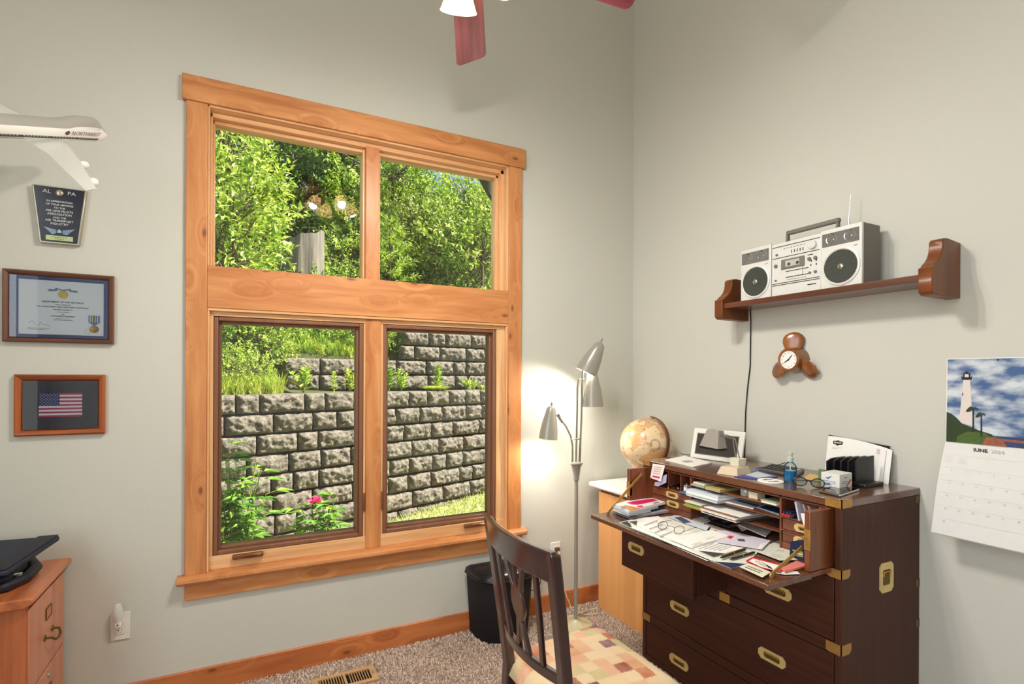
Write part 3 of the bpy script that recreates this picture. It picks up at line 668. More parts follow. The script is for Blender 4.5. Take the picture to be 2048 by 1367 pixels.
# ------------------------------------------------------------------ floor lamp, three cone heads
FL = empty('floor_lamp', (-.63, -.245, 0), 'grey three-headed floor lamp with bullet shades, two on goosenecks, lit, by the corner', 'floor lamp')
LX, LY = -.63, -.245
M_cb = mat('lamp_cream', (206, 198, 160), .4, coat=.4)
TL = Matrix.Translation((LX, LY, 0))
MB().lathe([(.001, 0), (.100, 0), (.102, .008), (.096, .018), (.03, .030), (.012, .045), (.001, .045)], 40, TL).build('base', M_cb, FL)
MB().cyl((LX, LY, .03), (LX, LY, .88), .0115, 16).build('pole', M_grey, FL)
MB().lathe([(.012, .868), (.018, .872), (.020, .90), (.030, .955), (.040, .968), (.040, .976), (.001, .976)], 28, TL).build('socket_cup', M_grey, FL)
def head(tip, opn, r, parent, lit, name='lamp_shade', sw=True):
    tip = Vector(tip); opn = Vector(opn); d = (opn-tip); L = d.length; q = d.to_track_quat('Z', 'Y').to_matrix().to_4x4(); M = Matrix.Translation(tip) @ q
    prof = [(.004, 0), (.018, .004), (.30*r+.012, .09*L), (.62*r, .28*L), (.80*r, .5*L), (.93*r, .76*L), (r, L), (r-.003, L), (.90*r, .76*L), (.77*r, .5*L), (.58*r, .28*L), (.27*r+.008, .1*L), (.003, .03*L)]
    s_ = MB().lathe(prof[:7], 32, M).build(name, M_grey, parent)
    MB().lathe(prof[6:], 32, M).build('shade_lining', M_greyin, s_)
    if sw: MB().tube([M @ Vector((0, 0, -.001)), M @ Vector((0, 0, -.012)), M @ Vector((.003, 0, -.024))], [.007, .005, .003], 8).build('switch', M_chrome, s_)
    if lit:
        c = M @ Vector((0, 0, L*.62)); MB().sphere(c, .026, 16, 10).build('bulb', M_bulb, s_)
        lamp('floor_lamp_light', 'POINT', M @ Vector((0, 0, L*.80)), lit, (1, .96, .88), shadow_soft_size=.026)
    return s_
top_t = Vector((-.502, -.310, 1.692)); top_o = Vector((-.575, -.262, 1.512))
head(top_t, top_o, .066, FL, 13.0)
head((-.545, -.285, 1.520), (-.545, -.292, 1.308), .062, FL, 3.5)
head((-.763, -.177, 1.312), (-.781, -.168, 1.115), .056, FL, 7.0)
MB().tube([(-.612, -.252, .97), (-.605, -.258, 1.2), (-.600, -.262, 1.50), (-.600, -.270, 1.555), (-.580, -.290, 1.600), (-.550, -.316, 1.636)], .0065, 10).build('gooseneck', M_chrome, FL)
MB().cyl((-.560, -.306, 1.625), (-.535, -.322, 1.655), .011).build('knuckle', M_chrome, FL)
MB().tube([(-.626, -.235, .97), (-.622, -.24, 1.3), (-.618, -.235, 1.42), (-.605, -.23, 1.47), (-.572, -.24, 1.47)], .006, 10).build('gooseneck', M_chrome, FL)
MB().tube([(-.652, -.236, .97), (-.651, -.234, 1.08), (-.660, -.230, 1.13), (-.685, -.22, 1.185), (-.715, -.205, 1.235)], .006, 10).build('gooseneck', M_chrome, FL)
MB().cyl((-.703, -.211, 1.212), (-.733, -.197, 1.262), .010).build('knuckle', M_chrome, FL)
MB().tube([(-.655, -.236, 1.115), (-.607, -.255, 1.115)], .004, 6).build('tie_bar', M_chrome, FL)

# ------------------------------------------------------------------ propeller clock on the right wall
CK = empty('propeller_clock', (0, -1.225, 1.56), 'wooden three-bladed propeller wall clock below the shelf', 'clock')
M_prop = wood('propeller_wood', (98, 54, 24), (160, 98, 48), axis=2, rough=.25, coat=.7, across=14)
cy_, cz_ = -1.218, 1.572
RX = Matrix.Translation((0, cy_, cz_)) @ Matrix.Rotation(-math.pi/2, 4, 'Y')   # local z -> -x
MB().lathe([(.001, 0), (.062, 0), (.064, .02), (.058, .055), (.056, .07), (.050, .075), (.045, .074), (.043, .068), (.001, .067)], 36, RX).build('hub', M_prop, CK)
fc = MB().lathe([(.001, .0685), (.044, .0685)], 36, RX).build('clock_face', M_paper, CK)
mb = MB()
for k in range(12):
    a = k*math.pi/6; yy = cy_-math.sin(a)*.034; zz = cz_+math.cos(a)*.034
    mb.text(str(k or 12), .012, (-.0690, yy, zz-.004), (0, -1, 0), (0, 0, 1))
mb.build('numerals', M_ink, fc, smooth=False)
mb = MB()
for ang, L, w_ in ((math.radians(40), .030, .003), (math.radians(238), .026, .0035)):
    d = Vector((0, -math.sin(ang), math.cos(ang))); s = Vector((0, d.z, -d.y))*w_; o = Vector((-.0698, cy_, cz_)); mb.slab([o-s-d*.005, o+s-d*.005, o+s*.4+d*L, o-s*.4+d*L], (-.0008, 0, 0))
mb.build('clock_hand', M_ink, fc, smooth=False)
for ang in (0, 120, 240):
    a = math.radians(ang); d = Vector((0, -math.sin(a), math.cos(a))); s = Vector((0, -d.z, d.y)); rings = []
    for t_, w_, off in ((.045, .030, .030), (.062, .036, .030), (.085, .043, .028), (.105, .042, .026), (.120, .034, .024), (.130, .020, .022), (.1345, .004, .022)):
        rg = []
        for i in range(12):
            b = 2*math.pi*i/12; sx_ = math.cos(b)*w_; th = math.sin(b)*.010*(w_/.04)**.5
            rg.append(Vector((0, cy_, cz_))+d*t_+s*sx_+Vector((-(off+.006+th)+sx_*.45, 0, 0)))
        rings.append(rg)
    MB().loft(rings).build('propeller_blade', M_prop, CK, ang=60)
    # a small flange that holds each blade to the hub and the wall
MB().box(-.03, 0, cy_-.03, cy_+.03, cz_-.03, cz_+.03).build('wall_mount', M_prop, CK)

# ------------------------------------------------------------------ wall shelf
SF = empty('wall_shelf', (0, -1.4, 1.79), 'dark wooden wall shelf with scrolled end brackets carrying the stereo', 'shelf')
MB().box(-.185, 0, -1.832, -.935, 1.842, 1.868).build('shelf_board', M_shelf, SF, bevel=.002)
def endp(y0, y1):
    pr = [(0, 1.995), (-.095, 2.003), (-.118, 2.000), (-.128, 1.990), (-.128, 1.972), (-.132, 1.952), (-.142, 1.932), (-.158, 1.915), (-.172, 1.906), (-.180, 1.900), (-.186, 1.892), (-.200, 1.888), (-.201, 1.885), (-.201, 1.805), (-.196, 1.796), (-.182, 1.788), (0, 1.786)]
    return MB().slab([(x, y0, z) for x, z in pr], (0, y1-y0, 0)).build('end_bracket', M_shelfV, SF, bevel=.004, ang=50)
endp(-1.872, -1.826); endp(-.938, -.888)

# ------------------------------------------------------------------ stereo radio cassette on the shelf
BB = empty('boombox', (-.1, -1.32, 1.868), 'silver twin-speaker cassette radio with handle, standing on the wall shelf', 'radio')
bx0, bx1 = -.168, -.040; bz0, bz1 = 1.869, 2.122; ys = [-1.024, -1.196, -1.438, -1.612]
M_grille = mat('speaker_grille', (128, 128, 124), .5, .3, bump=.6, bscale=400)
M_cone = mat('speaker_cone', (58, 62, 54), .6, bump=.4, bscale=200)
for n_, (ya, yb) in (('speaker_box', (ys[0], ys[1])), ('speaker_box', (ys[2], ys[3]))):
    sb = MB().box(bx0, bx0+.014, yb+.001, ya-.001, bz0, bz1).build(n_, [M_silver], BB, bevel=.003)
    MB().box(bx0+.014, bx1, yb+.0015, ya-.0015, bz0+.001, bz1-.001).build('rear_shell', M_silvd, sb, bevel=.002)
    MB().box(bx0-.003, bx0+.002, yb+.012, ya-.008, 2.048, 2.104).build('tweeter_grille', M_grille, sb, bevel=.002)
    yc = (ya+yb)/2
    for dy in (-.038, .038):
        RM = Matrix.Translation((bx0-.003, yc+dy, 2.076)) @ Matrix.Rotation(-math.pi/2, 4, 'Y')
        MB().lathe([(.020, 0), (.023, .001), (.024, 0)], 24, RM).build('tweeter_ring', M_chrome, sb)
        MB().sphere((bx0-.002, yc+dy-.006, 2.074), .006, 12, 8, sc=(.5, 1, 1)).build('tweeter_dome', M_chrome, sb)
    RM = Matrix.Translation((bx0, yc, 1.955)) @ Matrix.Rotation(-math.pi/2, 4, 'Y')
    wf = MB().lathe([(.080, 0), (.080, .004), (.074, .006), (.070, .003)], 40, RM).build('woofer_ring', M_silver, sb)
    MB().lathe([(.0715, .003), (.05, .0015), (.02, .001), (.001, .001)], 40, RM).build('woofer_cone', M_cone, sb)
    MB().sphere((bx0-.001, yc, 1.955), .014, 20, 10, sc=(.5, 1, 1)).build('dust_cap', M_chrome, sb)
    MB().tube([(bx0-.001, yb+.032, 2.030), (bx0-.001, yb+.018, 2.033)], .001, 4).build('badge', M_ink, sb)
ct = MB().box(bx0+.004, bx1, ys[2]+.001, ys[1]-.001, bz0, bz1-.006).build('control_unit', M_silver, BB, bevel=.003)
ya, yb = ys[1]-.006, ys[2]+.006; fx_ = bx0+.0035
def yb_(t): return ya+(yb-ya)*t
mb = MB()
for z in (2.098, 2.046, 1.927, 1.919): mb.box(fx_-.0012, fx_, yb, ya, z-.0014, z+.0014)
mb.box(fx_-.0012, fx_, yb_(.78), yb_(.30), 1.948, 1.951); mb.box(fx_-.0012, fx_, yb_(.78), yb_(.30), 1.975, 1.978)
mb.box(fx_-.0012, fx_, yb_(.66), yb_(.655), 1.945, 1.995)
for k in range(6): mb.box(fx_-.0014, fx_, yb_(.34+.07*k), yb_(.385+.07*k), 1.937, 1.9385)
for k in range(5): mb.box(fx_-.002, fx_, yb_(.42+.06*k), yb_(.43+.06*k), 2.058, 2.072)
for k in range(7): mb.box(fx_-.0012, fx_, yb_(.25+.07*k), yb_(.29+.07*k), 2.084, 2.0855)
mb.box(fx_-.0012, fx_, yb_(.76), yb_(.93), 1.898, 1.902); mb.box(fx_-.0012, fx_, yb_(.76), yb_(.87), 2.030, 2.033)
for z, t_ in ((2.003, .83), (2.003, .93), (1.985, .82), (1.985, .93)): mb.box(fx_-.002, fx_, yb_(t_), yb_(t_+.015), z-.004, z+.004)
mb.build('panel_line', M_ink, ct, smooth=False)
cas = MB().box(fx_-.004, fx_, yb_(.70), yb_(.20), 1.988, 2.034).build('cassette_door', M_silvd, ct, bevel=.002)
MB().box(fx_-.0046, fx_-.003, yb_(.60), yb_(.30), 1.998, 2.026).build('cassette_window', mat('cassette_window', (190, 188, 178), .2), cas, smooth=False)
mb = MB()
for t_ in (.38, .56):
    RM = Matrix.Translation((fx_-.0046, yb_(t_), 2.008)) @ Matrix.Rotation(-math.pi/2, 4, 'Y'); mb.lathe([(.001, .001), (.007, .001), (.007, 0)], 14, RM)
mb.build('tape_reel', M_ink, cas)
def knob(y, z, r, h, m, par, nm='knob'):
    RM = Matrix.Translation((fx_, y, z)) @ Matrix.Rotation(-math.pi/2, 4, 'Y'); return MB().lathe([(r, 0), (r, h*.8), (r*.85, h), (.0005, h)], 24, RM).build(nm, m, par)
knob(yb_(.86), 2.074, .019, .012, M_silver, ct, 'tuning_knob')
for t_, z, r in ((.10, 2.062, .005), (.08, 2.010, .008), (.80, 2.013, .008), (.92, 2.013, .008), (.08, 1.942, .004), (.81, 1.952, .005), (.92, 1.952, .006)): knob(yb_(t_), z, r, .007, M_silvd, ct)
for dy in (-1.232, -1.470):
    MB().slab([(-.110, dy-.004, bz1-.01), (-.080, dy-.004, bz1-.01), (-.088, dy-.004, bz1+.052), (-.102, dy-.004, bz1+.052)], (0, .010, 0)).build('handle_arm', M_silvd, BB, bevel=.002)
MB().box(-.106, -.084, -1.478, -1.226, bz1+.040, bz1+.060).build('handle', M_silvd, BB, bevel=.006, seg=3)
MB().tube([(-.07, -1.497, bz1-.005), (-.068, -1.500, bz1+.08)], .0036, 8).build('antenna', M_chrome, BB)
MB().tube([(-.068, -1.500, bz1+.08), (-.066, -1.506, bz1+.155)], .0018, 8).build('antenna', M_chrome, BB)
# power cord running down the wall behind the desk
mb = MB().tube([(-.012, -.955, 1.86), (-.006, -.955, 1.78), (-.005, -.952, 1.55), (-.005, -.935, 1.42), (-.006, -.925, 1.30), (-.006, -.920, 1.12), (-.006, -.915, 1.0)], .0032, 7)
thing(mb, 'power_cord', M_blk, 'thin black power cord hanging down the wall from the shelf', 'cord')

# ------------------------------------------------------------------ wall calendar with a lighthouse photo
CL = empty('wall_calendar', (0, -1.98, .913), 'hanging wall calendar with a lighthouse photograph, open at June 2024', 'calendar')
cy0, cy1 = -1.831, -2.141
def skymat():
    m, t, b = newmat('photo_sky'); L = t.links.new; N = t.nodes.new
    tc = N('ShaderNodeTexCoord'); mp = N('ShaderNodeMapping'); L(tc.outputs['Object'], mp.inputs[0]); mp.inputs['Scale'].default_value = (1, 9, 22)
    n = N('ShaderNodeTexNoise'); n.inputs['Scale'].default_value = 1; n.inputs['Detail'].default_value = 6; L(mp.outputs[0], n.inputs['Vector'])
    cr = N('ShaderNodeValToRGB'); L(n.outputs['Fac'], cr.inputs[0]); cr.color_ramp.elements[0].position = .40; cr.color_ramp.elements[1].position = .62; cr.color_ramp.elements[0].color = lin((74, 104, 152)); cr.color_ramp.elements[1].color = lin((214, 222, 228))
    L(cr.outputs[0], b.inputs['Base Color']); b.inputs['Roughness'].default_value = .3; return m
M_psky = skymat()
def xup(z): return -.004-.007*((1.561-z)/.318)**1.5
def sheet(y0, y1, z0, z1, fx__, n=12, th=.0008, mi=0, mb=None, off=0):
    mb = mb or MB(); vs = []; fs = []
    for j in range(n+1):
        z = z0+(z1-z0)*j/n; x = fx__(z)-off
        vs += [(x, y0, z), (x, y1, z)]
    for j in range(n): fs.append((2*j, 2*j+1, 2*j+3, 2*j+2))
    return mb.add(vs, fs, mi)
up_ = sheet(cy0, cy1, 1.561, 1.243, xup, off=0)
MB().add([], []); upo = up_.build('upper_page', M_paper, CL)
sheet(cy0-.003, cy1+.003, 1.558, 1.246, xup, off=.0012).build('photograph', M_psky, upo)
def onp(pts, mi, mb, off=.0022): mb.poly([(xup(z)-off, y, z) for y, z in pts], mi)
# picture on the page: sea, rocks, bushes, palms, lighthouse. a,b are fractions of the picture
def A(a, b): return (cy0-.003-(.304)*a, 1.558-.312*b)
pm = [mat('photo_sea', (52, 72, 112), .4, var=.3, vscale=200), mat('photo_rock', (156, 92, 66), .6, var=.5, vscale=120), mat('photo_bush', (44, 62, 30), .6, var=.7, vscale=160), mat('photo_white', (228, 216, 208), .5), mat('photo_black', (30, 32, 32), .5), mat('photo_grass', (74, 100, 40), .6, var=.5, vscale=140)]
mb = MB()
def pp(fr, mi, off): onp([A(*q) for q in fr], mi, mb, off)
pp([(.0, .90), (1, .875), (1, 1), (.0, 1)], 0, .0016); pp([(.45, .91), (1, .925), (1, .95), (.5, .94)], 1, .0018)
pp([(.03+.10, .76), (.155, .40), (.165, .25), (.235, .25), (.245, .40), (.27, .79)], 3, .0020)
pp([(.145, .205), (.165, .215), (.165, .17), (.185, .165), (.195, .145), (.205, .145), (.215, .165), (.235, .17), (.235, .215), (.255, .205), (.25, .245), (.15, .245)], 4, .0022)
pp([(.18, .215), (.22, .215), (.22, .18), (.18, .18)], 3, .0024); pp([(.158, .40), (.166, .40), (.166, .44), (.158, .44)], 4, .0024)
pp([(0, .64), (.05, .66), (.10, .70), (.16, .77), (.24, .80), (.34, .84), (.45, .87), (.50, .93), (.48, 1), (0, 1)], 2, .0026)
pp([(.12, .92), (.22, .86), (.40, .86), (.46, .95), (.40, 1), (.10, 1)], 5, .0028)
pp([(.36, 1), (.40, .91), (.48, .90), (.55, .93), (.60, 1)], 1, .0030)
for (ca, cb, r) in ((.27, .60, .075), (.35, .66, .06)):
    pp([(ca-.006, cb), (ca+.006, cb), (ca+.012, cb+.25), (ca-.004, cb+.25)], 4, .0031)
    for k in range(9):
        a = -math.pi*(k/8)+.0; ex, ey = math.cos(a), math.sin(a)*.8
        nx_, ny_ = -ey*.013, ex*.013
        pp([(ca, cb), (ca+ex*r*.55+nx_, cb+ey*r*.55+ny_-.01), (ca+ex*r, cb+ey*r*.9+.028), (ca+ex*r*.5-nx_, cb+ey*r*.55-ny_+.012)], 2, .0032+.00005*k)
mb.build('photo_detail', pm, upo, smooth=False)
zl0, zl1 = 1.243, .913
def xlo(z):
    t_ = (zl0-z)/(zl0-zl1); return -.013-.030*math.sin(min(1, t_*1.6)*math.pi/2)*.8-.075*t_
lo = sheet(cy0, cy1, zl0, zl1, xlo, 20).build('lower_page', mat('calendar_page', (226, 225, 220), .7), CL)
sheet(cy0+.001, cy1-.001, zl0, zl1-.004, lambda z: xlo(z)+.004, 20).build('page_stack', mat('paper_edge', (204, 202, 194), .8), CL)
mb = MB()
mb.text('JUNE', .0185, (xlo(1.221)-.0016, -1.944, 1.220), (0, -1, 0), (-.25, 0, 1), 0, 'CENTER', .0006)
mb.text('2024', .0185, (xlo(1.221)-.0016, -1.993, 1.220), (0, -1, 0), (-.25, 0, 1), 1, 'CENTER')
def lo_pt(y, z, off=.0012): return Vector((xlo(z)-off, y, z))
def nrm_up(z): e = .002; return Vector((xlo(z+e)-xlo(z-e), 0, 2*e)).normalized()
for r in range(6):
    z = 1.200-.046*r
    for k in range(24):
        y0_ = cy0-.008-.0122*k*1.0; mb.poly([lo_pt(y0_, z), lo_pt(y0_-.0122, z), lo_pt(y0_-.0122, z-.0006), lo_pt(y0_, z-.0006)], 2)
day = 1
for r in range(6):
    for c in range(7):
        if r == 0 and c < 6: continue
        if day > 30: continue
        z = 1.188-.046*(r if r else 0); y = cy0-.040-.0415*c
        mb.text(str(day), .0085, lo_pt(y, z), (0, -1, 0), nrm_up(z), 1, 'RIGHT'); day += 1
for r, c in ((0, 0), (0, 1)):
    for k in range(4): z = 1.192-.006*k; y = cy0-.012-.0415*c; mb.poly([lo_pt(y, z), lo_pt(y-.024, z), lo_pt(y-.024, z-.001), lo_pt(y, z-.001)], 2)
mb.build('calendar_print', [M_ink, M_inkl, mat('calendar_rule', (206, 206, 204), .8)], lo, smooth=False)
MB().sphere((-.006, -1.986, 1.553), .003, 10, 6).build('hanging_pin', M_ink, CL)
# ------------------------------------------------------------------ model airliner
N_ = Vector((.441, .813, .380)); S_ = Vector((.802, -.168, -.573)); U_ = Vector((.402, -.558, .726))
N_.normalize(); S_ = (S_-N_*S_.dot(N_)).normalized(); U_ = S_.cross(N_) if S_.cross(N_).z > 0 else N_.cross(S_)
k_ = .0072*1.567; O_ = CAM+ray(210, 264)*(1.3402*1.567)
def B(b, s, u): return O_+(-N_*b+S_*s+U_*u)*k_
AP = empty('model_airplane', tuple(B(30, 0, 0)), 'white and grey model jet airliner with small airline lettering, high above the plaque', 'model airplane')
M_plane = mat('plane_white', (244, 243, 238), .25, coat=.6); M_pgrey = mat('plane_grey', (168, 166, 156), .3, coat=.5); M_wing = mat('plane_wing', (206, 205, 196), .3, coat=.5)
def fr_(b):   # radius and centre height along the body
    r = 3.25*min(1, math.sqrt(max(0, 1-((9-b)/9.3)**2)) if b < 9 else 1); r *= 1 if b < 46 else max(.12, 1-((b-46)/24)**1.4*.9)
    c = -.9*(1-min(1, b/9))**1.5+(.0 if b < 46 else (b-46)/24*2.0); return r, c
rings = []; NB = 64
for i in range(46):
    b = .0+70*(i/45)**1.25; r, c = fr_(max(b, .04)); rg = []
    hump = 1.9*math.exp(-((b-11)/7.5)**4) if b > 2 else 0
    hump *= min(1, max(0, (b-2.2)/3.0))
    for j in range(NB):
        a = 2*math.pi*j/NB; s = math.cos(a)*r; u = math.sin(a)*r
        if u > 0: u += hump*(math.sin(a)**1.5 if math.sin(a) > 0 else 0)*1.0; s *= 1-(.12 if hump > .6 else 0)*max(0, math.sin(a))
        rg.append(B(b, s, c+u))
    rings.append(rg)
mb = MB(); n = NB
vs = [p for r in rings for p in r]; b0_ = 0; mb.v = vs
for i in range(len(rings)-1):
    for j in range(n):
        a = (j+.5)*360/n; b = 70*((i+.5)/45)**1.25
        aa = a if a <= 270 else a-360
        side = abs(aa) if aa <= 90 else abs(180-aa); up_side = 0 < a < 180
        mi = 0
        ang_ = aa if aa <= 90 else 180-aa            # -90..90, 0 at the side
        if ang_ > 38: mi = 1
        elif -24 < ang_ < -4 and 6.5 < b < 64: mi = 2
        mb.f.append([i*n+j, i*n+(j+1) % n, (i+1)*n+(j+1) % n, (i+1)*n+j]); mb.m.append(mi)
mb.f.append(list(range(n))[::-1]); mb.m.append(0)
fus = mb.build('fuselage', [M_plane, M_pgrey, mat('plane_cheatline', (62, 62, 58), .4)], AP, ang=60)
mb = MB(); 
r10, c10 = fr_(12)
tb = B(9.5, 3.36, .95); mb.text('NORTHWEST', 2.0*k_, B(13.2, 3.42, .55)+Vector((0, 0, 0)), N_, U_, 0, 'CENTER', 0, 1.0)
mb.lathe([(.001, .0), (.75*k_, .0)], 16, Matrix.Translation(B(20.8, 3.36, 1.15)) @ S_.to_track_quat('Z', 'Y').to_matrix().to_4x4())
mb.build('lettering', mat('plane_lettering', (96, 62, 52), .5), fus, smooth=False)
mb = MB()
for i in range(44):
    b = 8+i*1.15
    if i % 9 == 7: continue
    q = [B(b, 3.27, -.62), B(b+.5, 3.27, -.62), B(b+.5, 3.27, -.40), B(b, 3.27, -.40)]; mb.poly(q)
for i in range(7): mb.poly([B(6.5+i*.9, 2.75, 2.75), B(6.9+i*.9, 2.75, 2.75), B(6.9+i*.9, 2.70, 3.0), B(6.5+i*.9, 2.70, 3.0)])
mb.build('window_row', mat('plane_windows', (214, 212, 204), .4), fus, smooth=False)
def wing(sg, name='wing'):
    rings = []
    for t_ in (0, .3, .6, 1):
        s = 2.2+(27.5)*t_; le = 18.0+24.5*t_; ch = (16.5-7*t_/.3*.75 if t_ < .3 else 10.5-(t_-.3)/.7*6.3); u = -2.2+3.9*t_; th = .9*(1-.65*t_); rg = []
        for x, z in ((0, 0), (.06, .55), (.25, 1), (.6, .7), (1, .05), (.6, -.35), (.25, -.5), (.06, -.35)): rg.append(B(le+ch*x, sg*s, u+th*z))
        rings.append(rg if sg > 0 else rg[::-1])
    w_ = MB().loft(rings).build(name, M_wing, AP, ang=50)
    for s, le, u in ((12.5, 25.6, -2.0), (21.5, 33.6, -1.0)):
        e = MB(); c0 = B(le-2.8, sg*s, u-1.5); c1 = B(le+2.4, sg*s, u-1.5); q = c1-c0
        e.tube([c0, c0+q*.12, c0+q*.55, c1], [1.15*k_, 1.3*k_, 1.15*k_, .6*k_], 16)
        en = e.build('engine', M_plane, w_)
        MB().slab([B(le-1.2, sg*s-.15, u-.4), B(le+3.5, sg*s-.15, u-.1), B(le+1.5, sg*s-.15, u-1.2), B(le-1.0, sg*s-.15, u-1.0)], S_*.3*k_).build('pylon', M_plane, en)
wing(1); wing(-1)
MB().slab([B(54, -.2, 2.6), B(66, -.2, 13), B(70, -.2, 13), B(67, -.2, 3.5)], S_*.4*k_).build('tail_fin', mat('tail_red', (150, 52, 44), .4), AP)
for sg in (1, -1): MB().slab([B(58, sg*1.5, 2), B(67, sg*11, 3), B(70, sg*11, 3), B(66, sg*1.5, 2)], U_*.4*k_).build('tailplane', M_wing, AP)
pr_ = B(52, 0, -2); MB().tube([pr_, Vector((-3.55, pr_.y+.15, pr_.z-.08)), Vector((-3.75, -.012, pr_.z-.10))], .006, 8).build('mounting_arm', M_chrome, AP)
q_ = Vector((-3.75, 0, pr_.z-.10)); MB().box(q_.x-.03, q_.x+.03, -.012, 0, q_.z-.03, q_.z+.03).build('mounting_plate', M_chrome, AP)

# ------------------------------------------------------------------ plaque
PQ = empty('award_plaque', (-3.095, 0, 2.04), 'tapering dark navy award plaque with silver edge on the wall under the model airplane', 'plaque')
M_nav = mat('plaque_navy', (22, 26, 46), .25, coat=.8); M_sil = mat('plaque_silver', (186, 180, 160), .3, .8)
xa, xb, xc, xd, zt, zb = -3.185, -3.004, -3.029, -3.160, 2.276, 2.037
MB().slab([(xa, 0, zt), (xb, 0, zt), (xc, 0, zb), (xd, 0, zb)], (0, -.022, 0)).build('plaque_body', M_sil, PQ, bevel=.002)
e = .006; pf = MB().slab([(xa+e, -.0215, zt-e*.6), (xb-e, -.0215, zt-e*.6), (xc-e, -.0215, zb+e), (xd+e, -.0215, zb+e)], (0, -.002, 0)).build('face', M_nav, PQ)
mb = MB(); cx = -3.094; Y = -.0242; X1 = (1, 0, 0); Z1 = (0, 0, 1)
mb.text('AL', .021, (cx-.042, Y, zt-.030), X1, Z1, 0, 'CENTER', 0, 1.15); mb.text('PA', .021, (cx+.040, Y, zt-.030), X1, Z1, 0, 'CENTER', 0, 1.15)
for i, (t_, s_) in enumerate((('IN APPRECIATION', .0105), ('OF YOUR SERVICES', .0105), ('TO THE', .0105), ('AIR LINE PILOTS', .0125), ('ASSOCIATION', .0125), ('AND THE', .010), ('AIR TRANSPORT', .0125), ('INDUSTRY', .0125))):
    mb.text(t_, s_, (cx, Y, zt-.066-.0125*i-(.001*i)), X1, Z1, 0, 'CENTER', .0002)
mb.build('lettering', mat('plaque_text', (206, 208, 204), .4), pf, smooth=False)
mb = MB()
for sg in (-1, 1):
    for i in range(5):
        mb.slab([(cx+sg*.010, Y, 2.094-.003*i), (cx+sg*(.052-.006*i), Y, 2.103-.006*i), (cx+sg*(.048-.006*i), Y, 2.099-.006*i), (cx+sg*.010, Y, 2.0925-.003*i)], (0, -.001, 0))
mb.slab([(cx-.007, Y, 2.082), (cx+.007, Y, 2.082), (cx+.007, Y, 2.090), (cx, Y, 2.098), (cx-.007, Y, 2.090)], (0, -.0015, 0))
mb.build('wings_emblem', mat('emblem', (150, 172, 190), .3, .7), pf)
MB().sphere((cx, -.026, 2.250), .014, 20, 12, sc=(1, .5, 1)).build('round_emblem', M_sil, pf)
npl = MB().box(cx-.045, cx+.045, -.0245, -.0235, 2.050, 2.070).build('name_plate', mat('name_plate', (176, 190, 140), .35, .5), pf, bevel=.0005)
mb = MB()
for z, L in ((2.062, .028), (2.055, .016)):
    for i in range(6): mb.box(cx-L+i*L/3, cx-L+i*L/3+L*.24, -.0250, -.0245, z, z+.002)
mb.build('engraving', M_brassd, npl, smooth=False)

# ------------------------------------------------------------------ framed certificate, framed flag
def pframe(name, x0, x1, z0, z1, t, m1, m2, label, cat, dep=.024):
    R = empty(name, ((x0+x1)/2, 0, z0), label, cat)
    def bar(p, q, inn, nm, m): pass
    pr = [(0, 0), (0, dep*.8), (t*.25, dep), (t*.7, dep*.8), (t, dep*.35), (t, 0)]      # outer->inner, height off wall
    o = [(x0, z0), (x1, z0), (x1, z1), (x0, z1)]; i_ = [(x0+t, z0+t), (x1-t, z0+t), (x1-t, z1-t), (x0+t, z1-t)]
    for k in range(4):
        mb = MB(); r0 = []; r1 = []
        for a, h in pr:
            f = a/t
            for ring_, kk in ((r0, k), (r1, (k+1) % 4)):
                ring_.append(Vector((o[kk][0]+(i_[kk][0]-o[kk][0])*f, -h, o[kk][1]+(i_[kk][1]-o[kk][1])*f)))
        mb.loft([r0[::-1], r1[::-1]] if 0 else [r0, r1]); mb.build('frame_rail' if k % 2 == 0 else 'frame_stile', m1 if k % 2 == 0 else m2, R, ang=50)
    return R, (x0+t, x1-t, z0+t, z1-t)
M_wf1 = wood('walnut_frame_h', (84, 48, 32), (126, 76, 50), axis=0, coat=.4); M_wf2 = wood('walnut_frame_v', (84, 48, 32), (126, 76, 50), axis=2, coat=.4)
R, (a, b, c, d) = pframe('framed_certificate', -3.277, -2.909, 1.620, 1.918, .021, M_wf1, M_wf2, 'award certificate with medal in a wide walnut frame, hanging below the plaque', 'picture frame')
mt = MB().box(a, b, -.006, 0, c, d).build('mat_board', mat('mat_blue', (24, 58, 118), .6), R, smooth=False)
pa = MB().box(-3.229, -2.946, -.0075, -.006, 1.655, 1.882).build('certificate_paper', mat('certificate_paper', (222, 232, 240), .6), R, smooth=False)
mb = MB(); cx = -3.085; Y = -.0080
for t_, s_, z in (('DEPARTMENT OF THE AIR FORCE', .0092, 1.790), ('THIS IS TO CERTIFY THAT', .0045, 1.780), ('THE CIVILIAN DESERT SHIELD AND DESERT STORM MEDAL', .0066, 1.770), ('HAS BEEN AWARDED TO', .0056, 1.759), ('FOR', .0045, 1.739), ('OUTSTANDING ACHIEVEMENT', .0058, 1.731)):
    mb.text(t_, s_, (cx, Y, z), X1, Z1, 0, 'CENTER', .0002)
for z, L in ((1.750, .02), (1.722, .026), (1.716, .034)): mb.box(cx-L, cx+L, Y, Y+.0004, z, z+.0014)
for z, L in ((1.679, .07), (1.674, .055)): mb.box(-3.20, -3.20+L, Y, Y+.0004, z, z+.0012)
mb.tube([(-3.198, Y, 1.700), (-3.185, Y, 1.712), (-3.175, Y, 1.695), (-3.165, Y, 1.690), (-3.158, Y, 1.706), (-3.15, Y, 1.697), (-3.125, Y, 1.690)], .0005, 4)
mb.build('print', mat('cert_ink', (40, 44, 60), .8), pa, smooth=False)
mb = MB()
